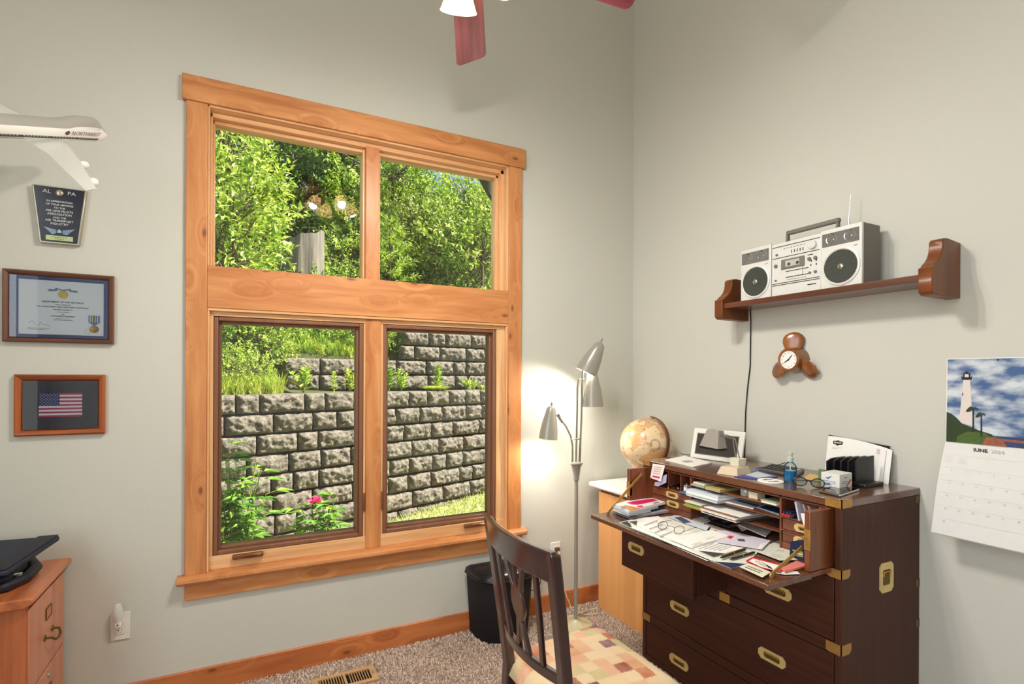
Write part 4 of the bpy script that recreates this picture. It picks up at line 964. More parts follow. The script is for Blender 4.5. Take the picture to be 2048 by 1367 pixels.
for sg in (-1, 1): mb.slab([(cx, Y, 1.846), (cx+sg*.025, Y, 1.853), (cx+sg*.028, Y, 1.846), (cx+sg*.052, Y, 1.846), (cx+sg*.046, Y, 1.841), (cx+sg*.053, Y, 1.836), (cx+sg*.022, Y, 1.839), (cx+sg*.018, Y, 1.846), (cx, Y, 1.840)], (0, -.0004, 0))
mb.build('ribbon_print', mat('ribbon_print', (110, 120, 160), .6), pa, smooth=False)
MB().lathe([(.001, .001), (.0165, .0008), (.017, 0)], 28, Matrix.Translation((cx, -.0078, 1.826)) @ Matrix.Rotation(math.pi/2, 4, 'X')).build('seal_print', mat('gold_print', (186, 166, 70), .5, .3, var=.4, vscale=200), pa)
MB().lathe([(.009, .0006), (.0105, .0006)], 24, Matrix.Translation((-3.003, -.0078, 1.672)) @ Matrix.Rotation(math.pi/2, 4, 'X')).build('stamp_print', mat('stamp_print', (190, 200, 150), .6), pa)
rb = MB()
for i in range(9): rb.box(-2.998+i*.0042, -2.9938+i*.0042, -.011, -.008, 1.712, 1.742, [0, 1, 0, 2, 3, 2, 0, 1, 0][i])
rb.slab([(-2.998, -.008, 1.712), (-2.960, -.008, 1.712), (-2.979, -.008, 1.698)], (0, -.003, 0), 0)
rb.build('medal_ribbon', [mat('ribbon_blue', (84, 110, 170), .6), mat('ribbon_white', (190, 200, 214), .6), mat('ribbon_yellow', (196, 196, 130), .6), M_ink], R, smooth=False)
MB().lathe([(.001, .004), (.012, .0045), (.0155, .003), (.016, 0)], 28, Matrix.Translation((-2.979, -.0078, 1.683)) @ Matrix.Rotation(math.pi/2, 4, 'X')).build('medal', mat('medal_bronze', (136, 104, 48), .4, .8, var=.5, vscale=250), R)
MB().box(a, b, -.0155, -.0145, c, d).build('glass_pane', M_glass, R, smooth=False)
M_fr1 = wood('frame_amber_h', (138, 66, 26), (186, 98, 44), axis=0, coat=.6, rough=.25); M_fr2 = wood('frame_amber_v', (138, 66, 26), (186, 98, 44), axis=2, coat=.6, rough=.25)
R, (a, b, c, d) = pframe('framed_flag', -3.240, -2.938, 1.230, 1.486, .026, M_fr1, M_fr2, 'small stars and stripes flag patch in an amber wooden frame, lowest on the wall', 'picture frame', .022)
MB().box(a, b, -.006, 0, c, d).build('mat_board', mat('mat_slate', (40, 44, 66), .8, bump=.3, bscale=500), R, smooth=False)
mb = MB(); x0, x1, z0, z1 = -3.163, -3.019, 1.307, 1.408; h = (z1-z0)/13
for i in range(13): mb.box(x0 if i < 6 else x0+(x1-x0)*.47, x1, -.0085, -.006, z0+h*i, z0+h*(i+1), 0 if i % 2 == 0 else 1)
mb.box(x0, x0+(x1-x0)*.47, -.0087, -.006, z0+h*6, z1, 2)
for r in range(9):
    for c_ in range(6 if r % 2 == 0 else 5):
        sx = x0+.005+.0112*c_+(.0056 if r % 2 else 0); sz = z0+h*6+.004+.0057*r
        pts = [(sx+.0022*(1 if q % 2 == 0 else .42)*math.sin(q*math.pi/5), -.0089, sz+.0022*(1 if q % 2 == 0 else .42)*math.cos(q*math.pi/5)) for q in range(10)]
        mb.poly(pts, 1)
mb.build('flag_patch', [mat('flag_red', (168, 42, 84), .8), mat('flag_white', (226, 222, 232), .8), mat('flag_blue', (36, 52, 108), .8)], R, smooth=False)
MB().box(a, b, -.0145, -.0135, c, d).build('glass_pane', M_glass, R, smooth=False)

# ------------------------------------------------------------------ outlets and night light
def outlet(cx, cz, label):
    R = empty('wall_outlet', (cx, 0, cz-.06), label, 'outlet')
    MB().box(cx-.036, cx+.036, -.006, 0, cz-.060, cz+.060).build('cover_plate', M_white, R, bevel=.002)
    q = MB().box(cx-.017, cx+.017, -.009, -.006, cz-.034, cz+.034).build('receptacle', M_white, R, bevel=.001)
    mb = MB()
    for z in (cz+.018, cz-.016):
        mb.box(cx-.008, cx-.006, -.0094, -.009, z-.004, z+.004); mb.box(cx+.005, cx+.007, -.0094, -.009, z-.003, z+.004); mb.box(cx-.002, cx+.002, -.0094, -.009, z-.011, z-.008)
    mb.build('slots', M_ink, q, smooth=False); return R
outlet(-2.882, .374, 'white double wall outlet left of the window, with a night light in its upper socket')
outlet(-.622, .372, 'white wall outlet behind the chair, near the floor lamp, with cords plugged in')
NL = empty('night_light', (-2.886, -.01, .385), 'small plug-in night light with clear plastic shade in the left outlet', 'night light')
MB().box(-2.898, -2.874, -.040, -.0095, .380, .405).build('base', M_white, NL, bevel=.004)
MB().sphere((-2.886, -.041, .394), .004, 12, 8).build('sensor', M_silvd, NL)
M_frost = mat('frosted_shade', (244, 244, 240), .15, alpha=1, coat=.6)
nlg = mat('frosted_clear', (240, 240, 234), .2, coat=.5, alpha=1); nlg.node_tree.nodes['Principled BSDF'].inputs['Alpha'].default_value = .55
MB().lathe([(.010, 0), (.016, .015), (.019, .035), (.018, .06), (.012, .078), (.001, .084)], 24, Matrix.Translation((-2.886, -.032, .402)), 0).build('shade', nlg, NL)
MB().tube([(-2.886, -.032, .402), (-2.886, -.032, .455)], [.007, .005], 10).build('bulb', M_white, NL)

# ------------------------------------------------------------------ filing cabinet and bag
FC = empty('filing_cabinet', (-3.32, -.24, 0), 'cherry wood filing cabinet with brass pulls at the left edge of the room', 'filing cabinet')
fx0, fx1, fy0, fy1, fz = -3.62, -3.078, -.448, -.020, .668
MB().box(fx0, fx1, fy0, fy0+.018, .0, fz).build('side_panel', M_cherryV, FC, bevel=.002)
MB().box(fx0, fx1, fy1-.018, fy1, .0, fz).build('side_panel', M_cherryV, FC, bevel=.002)
MB().box(fx0, fx0+.01, fy0+.018, fy1-.018, 0, fz).build('back_panel', M_cherryV, FC)
MB().box(fx0, fx1-.02, fy0+.018, fy1-.018, 0, .05).build('plinth', M_cherryV, FC)
pr = [(0, .668), (.004, .672), (.012, .676), (.022, .684), (.026, .692), (.024, .701), (.016, .705), (-.6, .705), (-.6, .668)]
MB().slab([(-3.078+a, fy0-.022, z) for a, z in pr if a > -.6]+[(fx0-.01, fy0-.022, .705), (fx0-.01, fy0-.022, .668)], (0, .470, 0)).build('top', M_cherryX, FC, bevel=.008, seg=3)
for z0, z1 in ((.362, .655), (.055, .352)):
    dr = MB().box(fx1-.012, fx1+.006, fy0+.006, fy1-.006, z0, z1).build('drawer', wood('drawer_cherry', (190, 116, 84), (212, 142, 108), axis=2, rough=.4, coat=.3, across=14), FC, bevel=.003)
    MB().box(fx1-.4, fx1-.012, fy0+.03, fy1-.03, z0+.01, z1-.04).build('drawer_box', M_cherryV, dr)
    x = fx1+.0065; yc = -.235; zc = z0+.205
    ring(yc-.032, yc+.032, zc-.020, zc+.020, .005, 0, 1)
    mb = MB()
    for q in ((yc-.034, yc+.034, zc+.018, zc+.023), (yc-.034, yc+.034, zc-.023, zc-.018), (yc-.034, yc-.029, zc-.018, zc+.018), (yc+.029, yc+.034, zc-.018, zc+.018)): mb.box(x, x+.003, q[0], q[1], q[2], q[3])
    mb.build('label_holder', M_brassd, dr, bevel=.001)
    MB().box(x, x+.001, yc-.029, yc+.029, zc-.018, zc+.018).build('label_card', mat('card_brown', (190, 130, 96), .7), dr)
    zh = z0+.112
    mb = MB().tube([(x-.002, yc-.045, zh+.01), (x+.022, yc-.045, zh+.008), (x+.030, yc-.030, zh-.006), (x+.032, yc, zh-.011), (x+.030, yc+.030, zh-.006), (x+.022, yc+.045, zh+.008), (x-.002, yc+.045, zh+.01)], .0045, 10)
    for yy in (-.045, .045): mb.lathe([(.001, .004), (.011, .003), (.012, 0)], 18, Matrix.Translation((x, yc+yy, zh+.01)) @ Matrix.Rotation(math.pi/2, 4, 'Y'))
    mb.build('drawer_pull', M_brassd, dr)
    MB().lathe([(.001, .005), (.008, .005), (.009, 0)], 18, Matrix.Translation((x, yc+.0, z1-.028)) @ Matrix.Rotation(math.pi/2, 4, 'Y')).build('lock', M_chrome, dr) if z0 < .2 else None
BG = empty('laptop_bag', (-3.30, -.26, .705), 'black laptop bag with its padded flap lying open on the filing cabinet', 'bag')
M_bag = mat('bag_fabric', (38, 42, 58), .6, var=.2, bump=.25, bscale=350); M_bag2 = mat('bag_trim', (24, 26, 36), .5, bump=.2, bscale=350)
def blob(pts0, pts1, n=6, name='bag_body', m=M_bag, par=BG, bevel=.012): return MB().loft([pts0, pts1]).build(name, m, par, bevel=bevel, seg=4)
MB().slab([(-3.60, -.40, .706), (-3.22, -.40, .706), (-3.155, -.33, .706), (-3.150, -.16, .706), (-3.20, -.09, .706), (-3.60, -.09, .706)], (0, 0, .048)).build('bag_body', M_bag, BG, bevel=.022, seg=4)
MB().tube([(-3.24, -.39, .725), (-3.16, -.36, .722), (-3.125, -.28, .724), (-3.125, -.17, .728), (-3.16, -.10, .735), (-3.25, -.075, .75)], [.020, .019, .018, .018, .019, .02], 12).build('carry_handle', M_bag2, BG)
# the flap: a thick padded slab tilting up towards the wall
fl = [PD(-80, 1095, 2.80), PD(2, 1150, 2.62), PD(20, 1147, 2.64), PD(123, 1079, 2.92), PD(108, 1075, 2.98), PD(100, 1076, 3.02), PD(-80, 1090, 2.98)]
A2 = PY(16, 1152, -.42); A3 = PY(121, 1080, -.12); A1 = A2+Vector((-.42, 0, .004)); A4 = A3+Vector((-.50, .06, .002))
MB().slab([A1, A2, A3, A4], (0, 0, .022)).build('flap', M_bag, BG, bevel=.009, seg=3)
MB().slab([A2.lerp(A1, .15)+Vector((0, 0, .0225)), A2+Vector((-.004, .002, .0225)), A3+Vector((-.004, -.004, .0225)), A4.lerp(A3, .86)+Vector((0, -.004, .0225))], (0, 0, .004)).build('flap_edge', M_bag2, BG, bevel=.002)
MB().slab([(-3.60, -.38, .745), (-3.28, -.38, .745), (-3.20, -.14, .745), (-3.60, -.10, .745)], (0, 0, .022)).build('inner_pocket', M_bag2, BG, bevel=.01)
MB().box(-3.165, -3.135, -.300, -.276, .735, .745).build('buckle', M_chrome, BG, bevel=.002)

# ------------------------------------------------------------------ step waste bin
TB = empty('waste_bin', (-1.06, -.1, 0), 'black half-round plastic waste bin with a lid against the wall under the window', 'waste bin')
def dring(w_, d_, z, y0=-.030, cx=-1.060, n=26, k=3.2):
    pts = []
    for i in range(n+1):
        a = math.pi*i/n; ca, sa = math.cos(a), math.sin(a)
        pts.append(Vector((cx-math.copysign(abs(ca)**(2/k), ca)*w_/2, y0-abs(sa)**(2/k)*d_, z)))
    return pts
MB().loft([dring(.315, .205, 0), dring(.32, .208, .004), dring(.365, .235, .345)]).build('bin_body', M_blkm, TB, ang=50)
MB().loft([dring(.372, .240, .345), dring(.385, .250, .352), dring(.385, .250, .368), dring(.372, .240, .384), dring(.33, .205, .397, -.045)]).build('lid', mat('bin_lid', (30, 30, 33), .25), TB, ang=40)
MB().tube([dring(.387, .252, .358)[i] for i in range(27)], .004, 6).build('lid_rim', M_blk, TB)

# ------------------------------------------------------------------ floor register
VR = empty('floor_register', (-1.953, -.215, .0), 'tan metal floor heating register set in the carpet below the window', 'floor vent')
M_tan = mat('register_tan', (206, 164, 116), .4, .2)
x0, x1, y0, y1 = -2.103, -1.803, -.290, -.152; zt = .014
mb = MB(); mb.box(x0, x1, y0, y0+.022, .002, zt); mb.box(x0, x1, y1-.022, y1, .002, zt); mb.box(x0, x0+.03, y0+.022, y1-.022, .002, zt); mb.box(x1-.03, x1, y0+.022, y1-.022, .002, zt); mb.box(-1.960, -1.948, y0+.022, y1-.022, .002, zt)
mb.build('register_frame', M_tan, VR, bevel=.002)
for k in range(19):
    x = x0+.034+k*.0123
    if abs(x+1.954) < .008: continue
    MB().slab([(x, y0+.02, .011), (x+.0058, y0+.02, .006), (x+.0068, y0+.02, .007), (x+.001, y0+.02, .012)], (0, .098, 0)).build('louver', M_tan, VR, smooth=False)
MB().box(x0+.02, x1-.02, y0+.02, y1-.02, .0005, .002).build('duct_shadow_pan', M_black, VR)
MB().box(x1-.022, x1-.014, -.235, -.215, zt, zt+.008).build('damper_lever', M_chrome, VR)

# ------------------------------------------------------------------ dining chair
CH = empty('dining_chair', (-1.3, -1.34, 0), 'dark wooden chair with vase splat back and patchwork-print seat cushion, facing the desk', 'chair')
M_ch = wood('chair_dark', (32, 18, 24), (66, 36, 36), axis=2, rough=.18, coat=.9, across=20)
def back_x(z): return -1.548-.072*max(0, (z-.46)/.53)**1.15
def post(yt, yb, sg):
    rings = []
    for z in (0, .2, .46, .62, .80, .93, .985):
        t_ = z/.985; y = yb+(yt-yb)*max(0, (z-.40)/.585)**.8 if z > .40 else yb; x = back_x(z) if z > .46 else -1.548-.05*((.46-z)/.46)**2
        w_ = .021 if z > .5 else .022; d = .017
        rings.append([(x-d, y-w_, z), (x+d, y-w_, z), (x+d, y+w_, z), (x-d, y+w_, z)])
    return MB().loft(rings).build('back_post', M_ch, CH, bevel=.006, seg=3)
YL, YR = -1.165, -1.592
post(YL, YL-.020, 1); post(YR, YR+.030, -1)
def yy(t_): return YL+(YR-YL)*t_
def railseg(z0, z1, ta, tb, bow, th, name, n=12, crest=0):
    rings = []
    for i in range(n+1):
        t_ = i/n; y = yy(ta+(tb-ta)*t_); bx = bow*4*t_*(1-t_); zz1 = z1+crest*4*t_*(1-t_)
        xa_, xb_ = back_x(z0)-bx, back_x(zz1)-bx; rings.append([(xa_-th, y, z0), (xa_+th, y, z0), (xb_+th, y, zz1), (xb_-th, y, zz1)])
    return MB().loft(rings).build(name, M_ch, CH, bevel=.005, seg=3, ang=50)
railseg(.895, .990, -.03, 1.03, .030, .012, 'crest_rail', 14)
railseg(.575, .612, .06, .95, .030, .011, 'lower_back_rail', 14)
def slat(t0, t1, w_, name='back_slat'):
    rings = []
    for z in (.60, .75, .91):
        t_ = t1+(t0-t1)*(z-.60)/.31; y = yy(t_); x = back_x(z)-.030*4*t_*(1-t_); rings.append([(x-.007, y-w_, z), (x+.007, y-w_, z), (x+.007, y+w_, z), (x-.007, y+w_, z)])
    return MB().loft(rings).build(name, M_ch, CH, bevel=.003)
slat(.17, .26, .010); slat(.80, .76, .011)
# vase splat with an opening at the top and a forked foot
def xs(z): return back_x(z)-.028
def ribbon(pts, w_): 
    rings = []
    for i, (t_, z) in enumerate(pts):
        y = yy(t_); ww = w_[i] if isinstance(w_, list) else w_; x = xs(z); rings.append([(x-.007, y-ww, z), (x+.007, y-ww, z), (x+.007, y+ww, z), (x-.007, y+ww, z)])
    return rings
mb = MB()
mb.loft(ribbon([(.36, .91), (.385, .87), (.425, .83), (.46, .80)], [.012, .010, .010, .014]))
mb.loft(ribbon([(.64, .91), (.615, .87), (.575, .83), (.54, .80)], [.012, .010, .010, .014]))
mb.loft(ribbon([(.50, .91), (.50, .86), (.50, .80)], [.004, .005, .016]))
mb.loft(ribbon([(.5, .81), (.5, .785), (.5, .76), (.5, .735), (.5, .715), (.5, .70)], [.030, .040, .043, .036, .022, .018]))
mb.loft(ribbon([(.48, .705), (.455, .66), (.415, .60)], [.014, .011, .014])); mb.loft(ribbon([(.52, .705), (.545, .66), (.585, .60)], [.014, .011, .014]))
mb.build('vase_splat', M_ch, CH, bevel=.003, ang=50)
# seat
def seatmat():
    m, t, b = newmat('seat_patchwork'); L = t.links.new; N = t.nodes.new
    tc = N('ShaderNodeTexCoord'); n = N('ShaderNodeTexNoise'); n.inputs['Scale'].default_value = 260; n.inputs['Detail'].default_value = 1; L(tc.outputs['Object'], n.inputs['Vector'])
    ad = N('ShaderNodeVectorMath'); ad.operation = 'MULTIPLY_ADD'; L(n.outputs['Color'], ad.inputs[0]); ad.inputs[1].default_value = (.022, .022, 0); L(tc.outputs['Object'], ad.inputs[2])
    mp = N('ShaderNodeMapping'); mp.inputs['Scale'].default_value = (19, 19, 0); L(ad.outputs[0], mp.inputs[0])
    fl_ = N('ShaderNodeVectorMath'); fl_.operation = 'FLOOR'; L(mp.outputs[0], fl_.inputs[0])
    wn = N('ShaderNodeTexWhiteNoise'); wn.noise_dimensions = '3D'; L(fl_.outputs[0], wn.inputs[0])
    cr = N('ShaderNodeValToRGB'); L(wn.outputs['Value'], cr.inputs[0]); cr.color_ramp.interpolation = 'CONSTANT'
    cols = [(0, (238, 208, 164)), (.22, (232, 176, 140)), (.40, (206, 190, 136)), (.50, (240, 212, 172)), (.68, (200, 112, 72)), (.76, (222, 160, 112)), (.86, (158, 76, 52)), (.91, (130, 62, 96)), (.955, (194, 194, 136))]
    cr.color_ramp.elements[0].position = 0; cr.color_ramp.elements[0].color = lin(cols[0][1]); cr.color_ramp.elements[1].position = cols[1][0]; cr.color_ramp.elements[1].color = lin(cols[1][1])
    for p_, c_ in cols[2:]: e = cr.color_ramp.elements.new(p_); e.color = lin(c_)
    n2 = N('ShaderNodeTexNoise'); n2.inputs['Scale'].default_value = 500; L(tc.outputs['Object'], n2.inputs['Vector']); mx = N('ShaderNodeMix'); mx.data_type = 'RGBA'; mx.blend_type = 'MULTIPLY'; mx.inputs[0].default_value = .3; L(cr.outputs[0], mx.inputs[6]); L(n2.outputs['Color'], mx.inputs[7])
    n3 = N('ShaderNodeTexNoise'); n3.inputs['Scale'].default_value = 9; L(tc.outputs['Object'], n3.inputs['Vector']); mx2 = N('ShaderNodeMix'); mx2.data_type = 'RGBA'; L(mx.outputs[2], mx2.inputs[6]); mx2.inputs[7].default_value = lin((236, 206, 162))
    mr = N('ShaderNodeMapRange'); L(n3.outputs['Fac'], mr.inputs[0]); mr.inputs[1].default_value = .4; mr.inputs[2].default_value = .75; mr.inputs[3].default_value = 0; mr.inputs[4].default_value = .6; L(mr.outputs[0], mx2.inputs[0])
    L(mx2.outputs[2], b.inputs['Base Color']); b.inputs['Roughness'].default_value = .9; b.inputs['Sheen Weight'].default_value = .2
    bp = N('ShaderNodeBump'); bp.inputs['Strength'].default_value = .25; bp.inputs['Distance'].default_value = .002; L(n2.outputs['Fac'], bp.inputs['Height']); L(bp.outputs[0], b.inputs['Normal']); return m
SX0, SX1 = -1.560, -1.078
def seat_out(u_, v_):      # u 0..1 back->front, v 0..1 left->right
    x = SX0+(SX1-SX0)*u_; hl = -1.120+.055*u_; hr = -1.560-.010*u_; return x, hl+(hr-hl)*v_
vs = []; fs = []; n = 28
for j in range(n+1):
    for i in range(n+1):
        u_, v_ = i/n, j/n; x, y = seat_out(u_, v_)
        eu = min(u_, 1-u_)*.48; ev = min(v_, 1-v_)*.46; e_ = min(eu, ev); corner = max(0, .035-eu)*max(0, .035-ev)*30
        z = .428+.052*(1-math.exp(-e_/.018))+.010*math.sin(math.pi*u_)*math.sin(math.pi*v_); cxm, cym = -1.32, -1.34
        sh = 1-corner; vs.append((cxm+(x-cxm)*sh, cym+(y-cym)*sh, z))
for j in range(n):
    for i in range(n): a = j*(n+1)+i; fs.append((a+n+1, a+n+2, a+1, a))
mb = MB().add(vs, fs); mb.add([vs[0], vs[n], vs[-1], vs[n*(n+1)]], [(0, 1, 2, 3)])
mb.build('seat_cushion', seatmat(), CH)
mb = MB(); mb.slab([(SX0+.01, -1.135, .375), (SX1-.02, -1.085, .375), (SX1-.02, -1.555, .375), (SX0+.01, -1.548, .375)], (0, 0, .054)); mb.build('seat_rail', M_ch, CH, bevel=.004)
for y in (-1.10, -1.54): MB().loft([[(-1.115+a*w_, y+b*w_, z) for a, b in ((-1, -1), (1, -1), (1, 1), (-1, 1))] for z, w_ in ((0, .013), (.38, .020))]).build('front_leg', M_ch, CH, bevel=.003)

# ------------------------------------------------------------------ cream-topped side cabinet in the corner
CD = empty('corner_cabinet', (-.18, -.38, 0), 'maple cabinet with a cream laminate top in the corner, behind the chest', 'cabinet')
MB().box(-.357, -.337, -.690, -.098, .004, .750).build('side_panel', M_mapleV, CD, bevel=.0015)
MB().box(-.337, -.02, -.690, -.672, .004, .750).build('side_panel', M_mapleV, CD)
MB().box(-.337, -.02, -.116, -.098, .004, .750).build('side_panel', M_mapleV, CD)
MB().box(-.345, -.02, -.680, -.108, .750, .774).build('top_rail', mat('reveal_brown', (120, 76, 48), .6), CD)
MB().box(-.392, -.004, -.695, -.030, .774, .806).build('worktop', M_cream, CD, bevel=.012, seg=4)
# globe
gc = Vector((-.222, -.392, 1.080)); gr = .157
GL = empty('desk_globe', (gc.x, gc.y, .806), 'antique-look tan globe in a dark wooden meridian arm, standing in the corner', 'globe')
def globemat():
    m, t, b = newmat('globe_map'); L = t.links.new; N = t.nodes.new
    tc = N('ShaderNodeTexCoord'); n = N('ShaderNodeTexNoise'); n.inputs['Scale'].default_value = 9; n.inputs['Detail'].default_value = 7; n.inputs['Roughness'].default_value = .62; L(tc.outputs['Object'], n.inputs['Vector'])
    cr = N('ShaderNodeValToRGB'); L(n.outputs['Fac'], cr.inputs[0]); E_ = cr.color_ramp.elements; E_[0].position = .40; E_[0].color = lin((240, 214, 170)); E_[1].position = .75; E_[1].color = lin((216, 168, 116))
    for p_, c_ in ((.50, (240, 214, 172)), (.520, (176, 122, 74)), (.535, (230, 182, 128)), (.62, (224, 168, 112))): e = E_.new(p_); e.color = lin(c_)
    L(cr.outputs[0], b.inputs['Base Color']); b.inputs['Roughness'].default_value = .3; b.inputs['Coat Weight'].default_value = .5; return m
MB().sphere((0, 0, 0), gr, 56, 36, M=Matrix.Translation(gc)).build('sphere', globemat(), GL)
ax = Vector((.32, -.28, .90)).normalized(); sd = Vector((.62, -.78, 0)).normalized()
ax = (Vector((.22, -.11, .95))).normalized(); sd = Vector((.08, -.86, 0)); perp = (sd-ax*sd.dot(ax)).normalized(); rings = []
for i in range(25):
    a = math.radians(-6+192*i/24); d = ax*math.cos(a)+perp*math.sin(a); tn = ax*(-math.sin(a))+perp*math.cos(a); sw_ = d.cross(tn)
    rings.append([gc+d*(gr+.006)-sw_*.011, gc+d*(gr+.006)+sw_*.011, gc+d*(gr+.014)+sw_*.011, gc+d*(gr+.014)-sw_*.011])
MB().loft(rings).build('meridian_arm', wood('globe_wood', (74, 42, 26), (110, 66, 42), axis=2), GL, bevel=.002, ang=50)
M_gw = MATS['globe_wood']
MB().lathe([(.10, .806), (.105, .812), (.10, .824), (.05, .832), (.022, .842), (.018, .880), (.026, .905), (.015, .915), (.001, .915)], 32, Matrix.Translation((gc.x, gc.y, 0))).build('stand', M_gw, GL)
for sg in (1, -1): MB().cyl(gc+ax*sg*(gr-.002), gc+ax*sg*(gr+.018), .006).build('axis_pin', M_brass, GL)
rg = []
mb = MB()
for R_, r2 in ((.030, .0012), (.024, .0008)):
    cc = gc+(CAM-gc).normalized()*0; v_ = ((CAM-gc).normalized()+RT*.32+Vector((0, 0, -.02))).normalized(); s1 = v_.orthogonal().normalized(); s2 = v_.cross(s1)
    mb.tube([gc+(v_*gr+s1*math.cos(a)*R_+s2*math.sin(a)*R_).normalized()*(gr+.0003) for a in [i*math.pi/14 for i in range(25)]], r2, 4)
mb.build('analemma_print', mat('map_ink', (110, 74, 40), .6), [x for x in bpy.data.objects if x.parent == GL and x.name.startswith('sphere')][0])
# cords by the floor lamp
M_cordw = mat('cord_ivory', (226, 216, 184), .5)
mb = MB().tube([(-.622, -.010, .392), (-.622, -.045, .380), (-.628, -.06, .30), (-.600, -.08, .14), (-.56, -.10, .03), (-.50, -.16, .008), (-.44, -.20, .020), (-.40, -.14, .022), (-.46, -.12, .012), (-.58, -.14, .010), (-.66, -.12, .012), (-.74, -.19, .010), (-.80, -.26, .012), (-.76, -.33, .010), (-.66, -.36, .008), (-.62, -.28, .035)], .0028, 7)
thing(mb, 'lamp_cord', M_cordw, 'ivory lamp cord looping from the wall outlet to the base of the floor lamp', 'cord')
mb = MB().tube([(-.634, -.012, .356), (-.64, -.05, .345), (-.68, -.05, .30), (-.74, -.03, .25), (-.75, -.025, .19), (-.79, -.022, .165), (-.86, -.022, .17), (-.95, -.02, .14), (-1.05, -.02, .125)], .003, 7)
thing(mb, 'black_cord', M_blk, 'black cord running from the outlet along the wall behind the waste bin', 'cord')
mb = MB().box(-.636, -.608, -.036, -.0095, .378, .406); thing(mb, 'plug', mat('plug_brown', (96, 72, 48), .4), 'brown plug in the outlet near the floor lamp', 'plug', bevel=.005)
# ------------------------------------------------------------------ campaign chest with pulled-out secretary drawer
D = empty('campaign_chest', (-.256, -1.22, 0), 'dark mahogany campaign chest with brass corners and an open drop-front writing drawer', 'chest')
X0, YA, YB, ZT = -.512, -.700, -1.741, 1.050
def dp(name, mb, m, bevel=.002, par=D, **k): return mb.build(name, m, par, bevel=bevel, **k)
dp('top', MB().box(X0-.001, 0, YB-.001, YA+.001, 1.022, ZT), M_mahX, .003)
dp('side_panel', MB().box(X0, -.002, YB, YB+.024, .012, 1.022), M_mahV)
dp('side_panel', MB().box(X0, -.002, YA-.024, YA, .012, 1.022), M_mahV)
dp('back_panel', MB().box(-.014, -.004, YB+.024, YA-.024, .012, 1.022), M_mahV, 0)
mb = MB()
for z0, z1 in ((.012, .034), (.208, .248), (.496, .538), (.770, .784)): mb.box(X0, -.014, YB+.024, YA-.024, z0, z1)
mb.box(X0, -.05, -1.236, -1.206, .538, .770)
dp('drawer_rail', mb, M_mahH)
dp('plinth', MB().box(X0+.02, -.03, YB+.02, YA-.02, 0, .014), M_black, 0)
def pull(par, c, w_, h, n=Vector((-1, 0, 0)), a=Vector((0, -1, 0)), ty=1.0):
    # octagonal plate with a sunk grip; a runs along the width, z is up, n faces out
    c = Vector(c); U = Vector((0, 0, 1)); k = .013*ty
    def P(x, z, d=0): return c+a*x+U*z+n*d
    out = [(-w_/2+k, -h/2), (w_/2-k, -h/2), (w_/2, -h/2+k), (w_/2, h/2-k), (w_/2-k, h/2), (-w_/2+k, h/2), (-w_/2, h/2-k), (-w_/2, -h/2+k)]
    iw, ih = w_*.30, h*.26; kk = .006; inn = [(-iw+kk, -ih), (iw-kk, -ih), (iw, -ih+kk), (iw, ih-kk), (iw-kk, ih), (-iw+kk, ih), (-iw, ih-kk), (-iw, -ih+kk)]
    vs = [P(x, z, .0) for x, z in out]+[P(x, z, .004) for x, z in out]+[P(x, z, .004) for x, z in inn]+[P(x, z, -.0) for x, z in inn]; fs = []
    for i in range(8):
        j = (i+1) % 8; fs += [(i, j, 8+j, 8+i), (8+i, 8+j, 16+j, 16+i), (16+i, 16+j, 24+j, 24+i)]
    pl = MB().add(vs, fs).build('pull_plate', M_brassy, par, smooth=False)
    MB().poly([P(x, z, .0006) for x, z in inn]).build('pull_recess', M_brassd, pl, smooth=False)  # flat dark brass face stands in for the shaded hollow of the grip
    MB().tube([P(-iw*.8, ih*.2, .002), P(-iw*.8, ih*.75, .005), P(iw*.8, ih*.75, .005), P(iw*.8, ih*.2, .002)], .0035, 8).build('pull_bail', M_brass, pl)
    return pl
def drawer(y0, y1, z0, z1, x, pulls, depth=.40):
    d_ = MB().box(x, x+.020, y0, y1, z0, z1).build('drawer', M_mahH, D, bevel=.0025)
    bx = MB(); bx.box(x+.020, x+depth, y0-.004, y0-.014, z0+.008, z1-.012); bx.box(x+.020, x+depth, y1+.014, y1+.004, z0+.008, z1-.012); bx.box(x+.020, x+depth, y0-.014, y1+.014, z0+.008, z0+.016); bx.box(x+depth-.01, x+depth, y0-.014, y1+.014, z0+.016, z1-.012)
    bx.build('drawer_box', M_mahV, d_, bevel=.001)
    for c in pulls: pull(d_, (x, c[0], c[1]), c[2] if len(c) > 2 else .122, .046)
    return d_
drawer(YA-.028, YB+.028, .036, .205, X0+.001, [(-.961, .104), (-1.48, .104)])
drawer(YA-.028, YB+.028, .251, .493, X0+.001, [(-.964, .366), (-1.466, .366)])
drawer(-1.239, YB+.028, .541, .768, X0+.001, [(-1.49, .640)])
drawer(-.757, -1.231, .541, .768, -.700, [(-.868, .655, .112)], .45)
# brass strapwork
def wrapR(z0, z1, ly=.062, lx=.062, cut=.012):
    mb = MB(); e = .0012
    mb.slab([(X0-e, YB-e, z0), (X0-e, YB-e, z1), (X0-e, YB+ly, z1), (X0-e, YB+ly+.0, z0+cut*.4), (X0-e, YB+ly-cut, z0)], (.003, 0, 0))
    mb.slab([(X0-e, YB-e, z0), (X0+lx-cut, YB-e, z0), (X0+lx, YB-e, z0+cut), (X0+lx, YB-e, z1), (X0-e, YB-e, z1)], (0, .003, 0)); return mb
dp('brass_corner', wrapR(1.022, 1.0515, .060, .060, 0).box(X0-.0012, X0+.06, YB-.0012, YB+.006, 1.0505, 1.0520).box(X0-.0012, X0+.006, YB-.0012, YB+.06, 1.0505, 1.0520), M_brass, 0, smooth=False)
dp('brass_corner', wrapR(.498, .536, .055, .058), M_brassd if 0 else M_brass, 0, smooth=False)
